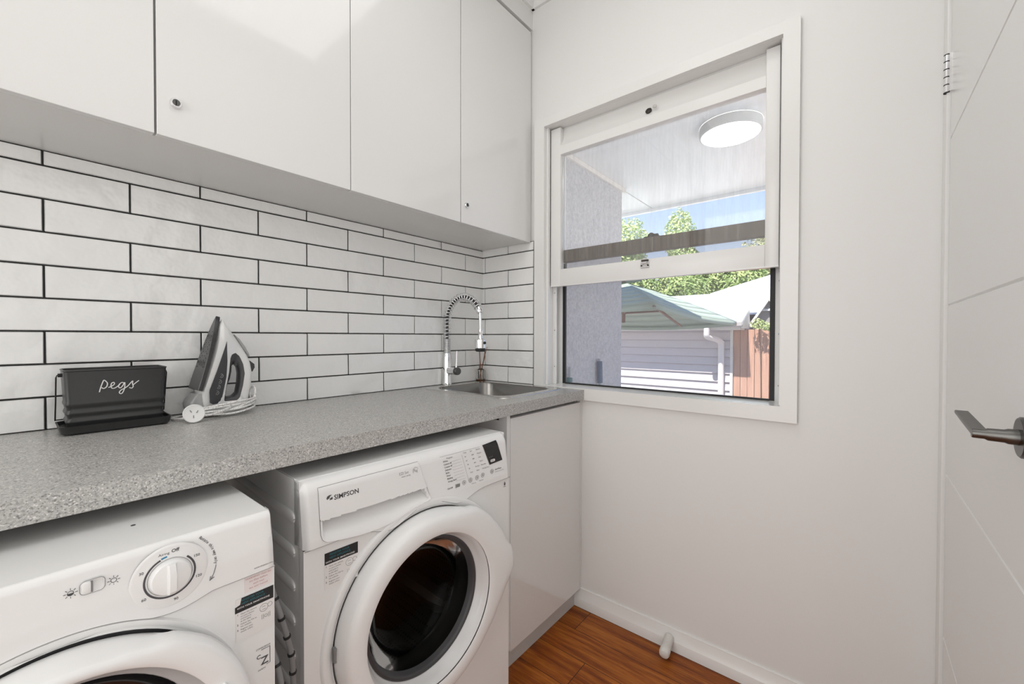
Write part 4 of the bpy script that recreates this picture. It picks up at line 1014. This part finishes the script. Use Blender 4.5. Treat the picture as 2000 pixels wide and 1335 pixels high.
# ================================================================== OUTSIDE
# patio structure
o = tag(G().box(.12, 30, -20, 20, -1.06, -1.0).build('patio_paving', PAVE), 'pale paved yard outside the window', 'paving'); o['kind'] = 'structure'; 
sf = G(); sf.box(.125, 2.56, -4.5, .107, 2.40, 2.46); sf.box(.125, 2.56, .120, 2.5, 2.40, 2.46); sf.box(.125, 2.56, .107, .120, 2.41, 2.46)
so_ = sf.build('patio_soffit', SOFF); so_['kind'] = 'structure'; so_['label'] = 'white flat soffit of the patio roof outside the window'
fa = G().box(2.562, 2.60, -4.5, 2.5, 2.372, 2.52).build('patio_fascia', SOFF); fa['kind'] = 'structure'; fa['label'] = 'white edge board of the patio roof'
g = G().box(.125, 1.840, .10, .35, -1.0, 2.398); sw_ = g.build('stucco_wall', STUC); sw_['kind'] = 'structure'; sw_['label'] = 'grey rough rendered wall beside the window outside'
g = G().box(.125, 1.88, .082, .0995, 2.365, 2.398); q_ = g.build('soffit_bead', SHEDT); q_['kind'] = 'structure'; q_['label'] = 'cream bead where grey wall meets the soffit'
t = thing('patio_ceiling_light', 'round white oyster light glowing on the patio soffit', 'ceiling light', (1.255, -.868, 2.4))
G().lathe([(.172, 0), (.172, .052), (.166, .056), (.160, .056)], (1.255, -.868, 2.3995), (0, 0, -1), 64).build('rim', mat('light_rim', (.62, .62, .60), .4), t, 35)
G().lathe([(.165, .030), (.163, .055), (.15, .062), (.1, .068), (0, .070)], (1.255, -.868, 2.3995), (0, 0, -1), 64).build('diffuser', mat('lit_diffuser', (.9, .9, .9), .4, emis=(1, .98, .95), es=7), t, 60)
for nm, lab, x, lean, m_, z1_, cat in (('broom_handle', 'grey broom handle with teal grip leaning on the outside grey wall', .955, .05, GREENB, .91, 'broom'), ('mop_handle', 'pale mop handle with blue grip upright on the outside grey wall, right of the broom', 1.39, .0, BLUEB, .95, 'mop')):
    t = thing(nm, lab, cat, (x-lean*4, .04, -1.0))
    p0_ = Vector((x-lean*4*1.2, .02, -.93)); p1_ = Vector((x+.01, .075, z1_)); d_ = p1_-p0_
    G().cyl(p0_, p1_, .011, 12).build('pole', mat('pole_grey', (.45, .46, .48), .4), t)
    G().cyl(p0_+d_*.905 if lean else p0_+d_*.90, p0_+d_*.96 if lean else p0_+d_*.99, .021, 14).build('grip', m_, t)
    G().box(p0_.x-.12, p0_.x+.12, -.03, .06, -1.0, -.92, .01).build('head', RUB, t)

# ---- shed
t = thing('shed', 'grey weatherboard shed with white metal roof, cream gutter and small gable across the yard', 'shed', (6.3, 1.6, -1.0))
g = G(); XS = 6.0
ys0, ys1 = .118, 5.0; P_ = .1385; z = 1.20
k_ = 0
while z > -1.0:
    zl = max(-1.0, z-P_)
    g.prism([(0, z), (-.012, z), (-.036, zl+.016), (-.036, zl+.013), (-.004, zl+.013), (-.004, zl), (0, zl)], lambda a, b: Vector((XS+a, ys0, b)), lambda a, b: Vector((XS+a, ys1, b)))
    z = zl
g.box(XS, XS+.1, ys0, ys1, -1.0, 1.33); g.box(7.28, 7.34, ys0, ys1, -1.0, 1.78)
g.build('weatherboard_wall', SHEDW, t)
G().box(XS-.035, XS+.12, .078, .118, -1.0, 1.25).build('corner_board', SHEDT, t)
G().box(XS-.36, XS-.02, -.09, ys1, 1.235, 1.255).build('eave_lining', SHEDT, t)
G().box(XS-.385, XS-.36, -.10, ys1, 1.235, 1.335).build('fascia_board', SHEDT, t)
g = G(); g.prism([(0, 0), (-.07, .0), (-.085, .02), (-.085, .075), (-.075, .075), (-.072, .03), (-.01, .03), (0, .075)], lambda a, b: Vector((XS-.385+a, -.13, 1.275+b)), lambda a, b: Vector((XS-.385+a, ys1, 1.275+b))); g.build('gutter', mat('gutter_grey', (.50, .46, .44), .45), t)
g = G()
g.prism([(XS-.42, 1.36), (7.05, 1.945), (7.40, 1.80), (7.40, 1.76), (7.05, 1.90), (XS-.42, 1.335)], lambda a, b: Vector((a, -.125, b)), lambda a, b: Vector((a, ys1, b)))
rf = g.build('roof', ROOF, t)
# downpipe with offset elbows
g = G(); dy_ = .335
pts_ = smooth([(XS-.42, dy_+.04, 1.27), (XS-.42, dy_+.04, 1.20), (XS-.40, dy_+.035, 1.13), (XS-.25, dy_-.045, 1.09), (XS-.12, dy_-.085, 1.05), (XS-.085, dy_-.095, .98), (XS-.085, dy_-.095, .90), (XS-.085, dy_-.095, -1.0)], 6)
g.tube(pts_, .046, 14); g.build('downpipe', PIPE, t, 60)
# gable wing at the right
wg = t
g = G(); gy, gw = -.402, .272
for sgn in (1, -1):
    y2 = gy+sgn*gw
    g.prism([(gy, 1.765), (y2, 1.325), (y2, 1.295), (gy, 1.735)], lambda a, b: Vector((6.14, a, b)), lambda a, b: Vector((7.40, a, b)))
g.prism([(6.16, 1.57), (7.05, 1.925), (7.40, 1.79), (7.40, 1.76), (7.05, 1.89), (6.16, 1.54)], lambda a, b: Vector((a, -.125, b)), lambda a, b: Vector((a, -.95, b)))
g.build('gable_roof', ROOF, wg)
G().prism([(5.60, 1.255), (5.60, 1.345), (6.16, 1.568), (6.16, 1.255)], lambda a, b: Vector((a, -.128, b)), lambda a, b: Vector((a, -.110, b))).build('side_fascia', SHEDT, wg)
for sgn in (1, -1):
    y2 = gy+sgn*gw; G().prism([(gy, 1.770), (y2, 1.330), (y2, 1.265), (gy, 1.700)], lambda a, b: Vector((6.10, a, b)), lambda a, b: Vector((6.14, a, b))).build('barge_board', SHEDT, wg)
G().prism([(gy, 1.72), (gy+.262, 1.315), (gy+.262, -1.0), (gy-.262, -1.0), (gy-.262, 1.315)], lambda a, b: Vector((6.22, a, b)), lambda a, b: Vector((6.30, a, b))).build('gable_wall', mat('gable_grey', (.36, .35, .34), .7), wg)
# larger neighbouring roof
nb = thing('neighbour_house', 'bright white metal roof of a house rising behind the shed', 'house', (10, -2, -1.0))
g = G(); A_ = Vector((9.0, 1.18, 2.15)); B_ = Vector((9.0, -2.2, 3.05))
g.loft([[Vector((7.48, 1.18, 1.55)), Vector((7.48, -2.2, 1.55))], [A_, B_], [Vector((12, 1.18, 1.3)), Vector((12, -2.2, 1.3))]], False)
g.face([Vector((7.48, 1.18, 1.55)), A_, Vector((12, 1.18, 1.3))]); g.face([Vector((7.48, -2.2, 1.55)), B_, Vector((12, -2.2, 1.3))])
g.build('roof', ROOF, nb)
G().box(7.7, 11.7, -2.1, 1.1, -1.0, 1.45).build('walls', SHEDW, nb)
# paling fence
t = thing('paling_fence', 'red-brown timber paling fence right of the shed', 'fence', (6.1, -1.2, -1.0))
y = .075; i = 0; rnd = random.Random(4)
while y > -2.6:
    w_ = .098; G().box(6.0+rnd.uniform(-.004, .004), 6.016, y-w_, y-.004, -1.0, 1.245+rnd.uniform(-.012, .012)).build('paling', FENCE, t); y -= w_+.002; i += 1
G().box(6.02, 6.06, -2.6, .075, .9, .98).build('rail', FENCE, t)

# ---- cantilever umbrella
t = thing('patio_umbrella', 'sage green square patio umbrella opened in front of the shed', 'umbrella', (3.42, 2.6, -1.0))
AP = Vector((3.42, .80, 1.815)); cs = [Vector((2.31, -.01, 1.440)), Vector((4.245, -.313, 1.318)), Vector((4.56, 1.62, 1.30)), Vector((2.62, 1.92, 1.43))]
g = G(); n_ = 12
for a in range(4):
    p_, q_ = cs[a], cs[(a+1) % 4]; rowp = None
    for i in range(9):
        f = i/8; row_ = []
        for j in range(n_+1):
            s_ = j/n_; e_ = p_.lerp(q_, s_); pt = AP.lerp(e_, f); sag = .10*math.sin(math.pi*s_)*f; pt.z += .0-sag*.35+.10*math.sin(math.pi*f)*.25
            row_.append(pt)
        if rowp: g.loft([rowp, row_], False)
        rowp = row_
    # valance
    g.loft([rowp, [v_+Vector((0, 0, -.055)) for v_ in rowp]], False)
can = g.build('canopy', CANOPY, t, 60); md = can.modifiers.new('s', 'SOLIDIFY'); md.thickness = .003
hub = Vector((3.42, .80, 1.42))
for c in cs:
    G().tube([AP+Vector((0, 0, -.04)), c+Vector((0, 0, -.035))], .014, 8).build('rib', STRUT, t)
for c in (0, 1, 2, 3):
    m_ = AP.lerp(cs[c], .62)+Vector((0, 0, -.04)); G().tube([hub, m_], .012, 8).build('strut', STRUT, t)
G().tube([cs[0]+Vector((.02, .01, -.03)), Vector((3.62, .165, 1.255))], .014, 8).build('side_strut', STRUT, t)
G().tube([AP+Vector((0, 0, .06)), hub+Vector((0, 0, -.12))], .022, 10).build('hub_pole', STRUT, t)
G().lathe([(0, .04), (.12, .0), (.22, -.035)], AP+Vector((0, 0, .045)), (0, 0, 1), 20).build('top_vent', CANOPY, t, 60)
g = G(); g.tube(smooth([AP+Vector((0, 0, .05)), Vector((3.46, 1.6, 2.2)), Vector((3.44, 2.4, 2.0)), Vector((3.42, 2.6, 1.0)), Vector((3.42, 2.6, -1.0))], 8), .03, 10); g.build('cantilever_post', mat('post_grey', (.2, .2, .2), .5), t, 60)
G().box(3.02, 3.82, 2.2, 3.0, -1.0, -.93, .01).build('base', RUB, t)

# ---- trees
def tree(x, y, blobs, m, label, n, size, seed, name='leafy_tree', trunk=True):
    rnd = random.Random(seed); t = thing(name, label, 'tree', (x, y, -1.0), 0, 'trees beyond the shed')
    g = G()
    vol = sum(b[3]**2 for b in blobs)
    for (bx_, by_, bz_, br, sz) in blobs:
        for _ in range(int(n*br*br/vol)):
            while True:
                d_ = Vector((rnd.uniform(-1, 1), rnd.uniform(-1, 1), rnd.uniform(-1, 1)))
                if .05 < d_.length < 1: break
            rr_ = d_.length**.45; d_.normalize(); lump = 1+.22*math.sin(5*d_.x+seed)*math.sin(6*d_.y+seed*2)*math.sin(5*d_.z)
            c = Vector((bx_, by_, bz_))+Vector((d_.x, d_.y, d_.z*sz))*br*rr_*lump
            nrm = (d_+Vector((rnd.uniform(-.9, .9), rnd.uniform(-.9, .9), rnd.uniform(-.3, 1.2)))).normalized(); a = nrm.orthogonal().normalized()
            a.rotate(Matrix.Rotation(rnd.uniform(0, 6.28), 3, nrm)); b = nrm.cross(a); s_ = size*rnd.uniform(.6, 1.3)
            g.bm.faces.new([g.bm.verts.new(c+a*s_), g.bm.verts.new(c+b*s_*.45), g.bm.verts.new(c-a*s_), g.bm.verts.new(c-b*s_*.45)])
    g.build('crown', m, t)
    if not trunk:
        G().tube(smooth([(x+.14, y-.02, -1.0), (x+.16, y, .6), (x+.12, y+.02, 1.2), (blobs[0][0], blobs[0][1], blobs[0][2])], 5), .005, 6).build('stem', BARK, t, 60); return
    g = G(); g.tube([(x, y, -1.0), (x+.05, y, .4), (x, y+.05, blobs[0][2]-.2)], [.16, .12, .05], 10)
    for (bx_, by_, bz_, br, sz) in blobs: g.tube([(x+.04, y, .6), ((x+bx_)/2, (y+by_)/2, (1.2+bz_)/2), (bx_, by_, bz_+br*.3)], [.06, .04, .012], 6)
    g.build('trunk', BARK, t, 60)
tree(14.6, 5.76, [(14.6, 6.04, 4.79, 1.1500000000000001, 1.0), (14.48, 6.6, 3.72, 1.43, 1), (14.6, 5.78, 3.6, 1.017, 0.9)], LEAF1, 'tall lime-green tree just right of the grey wall', 16000, 0.07, 1)
tree(18, 4.47, [(17.87, 4.75, 5.64, 0.65, 1.9), (18.0, 4.6, 4.73, 0.65, 0.8)], LEAF1, 'slim pointed light green treetop against the blue sky', 5000, 0.075, 2)
tree(10.0, 2.95, [(10.0, 3.04, 2.31, 0.92, 0.85), (9.9, 2.17, 2.21, 0.75, 0.85), (10.1, 3.82, 2.45, 0.87, 0.9)], LEAF2, 'mid-green bushy tree above the umbrella', 15000, 0.048, 3)
tree(12.6, 2.11, [(12.6, 2.28, 2.67, 0.93, 0.8), (12.72, 1.41, 2.79, 0.91, 0.8)], LEAF2, 'dense green tree behind the white shed roof', 14000, 0.06, 4)
tree(16.5, 1.57, [(16.5, 2.15, 3.54, 1.16, 0.75), (16.63, 1.12, 3.79, 1.16, 0.75), (16.37, 3.37, 3.41, 1.16, 0.7)], LEAF3, 'olive-green tree behind the neighbouring white roof', 14000, 0.075, 5)
tree(21, 1.16, [(21.0, 1.02, 5.17, 1.55, 0.55), (21.14, -0.67, 5.45, 1.55, 0.6)], LEAF3, 'far olive tree at the right edge of the window', 5000, 0.112, 6)
tree(5.80, -.32, [(5.84, -.30, 1.33, .10, .8), (5.85, -.42, 1.29, .09, .7)], LEAF1, 'small green climber poking over the paling fence', 300, .026, 8, 'climbing_plant', False)
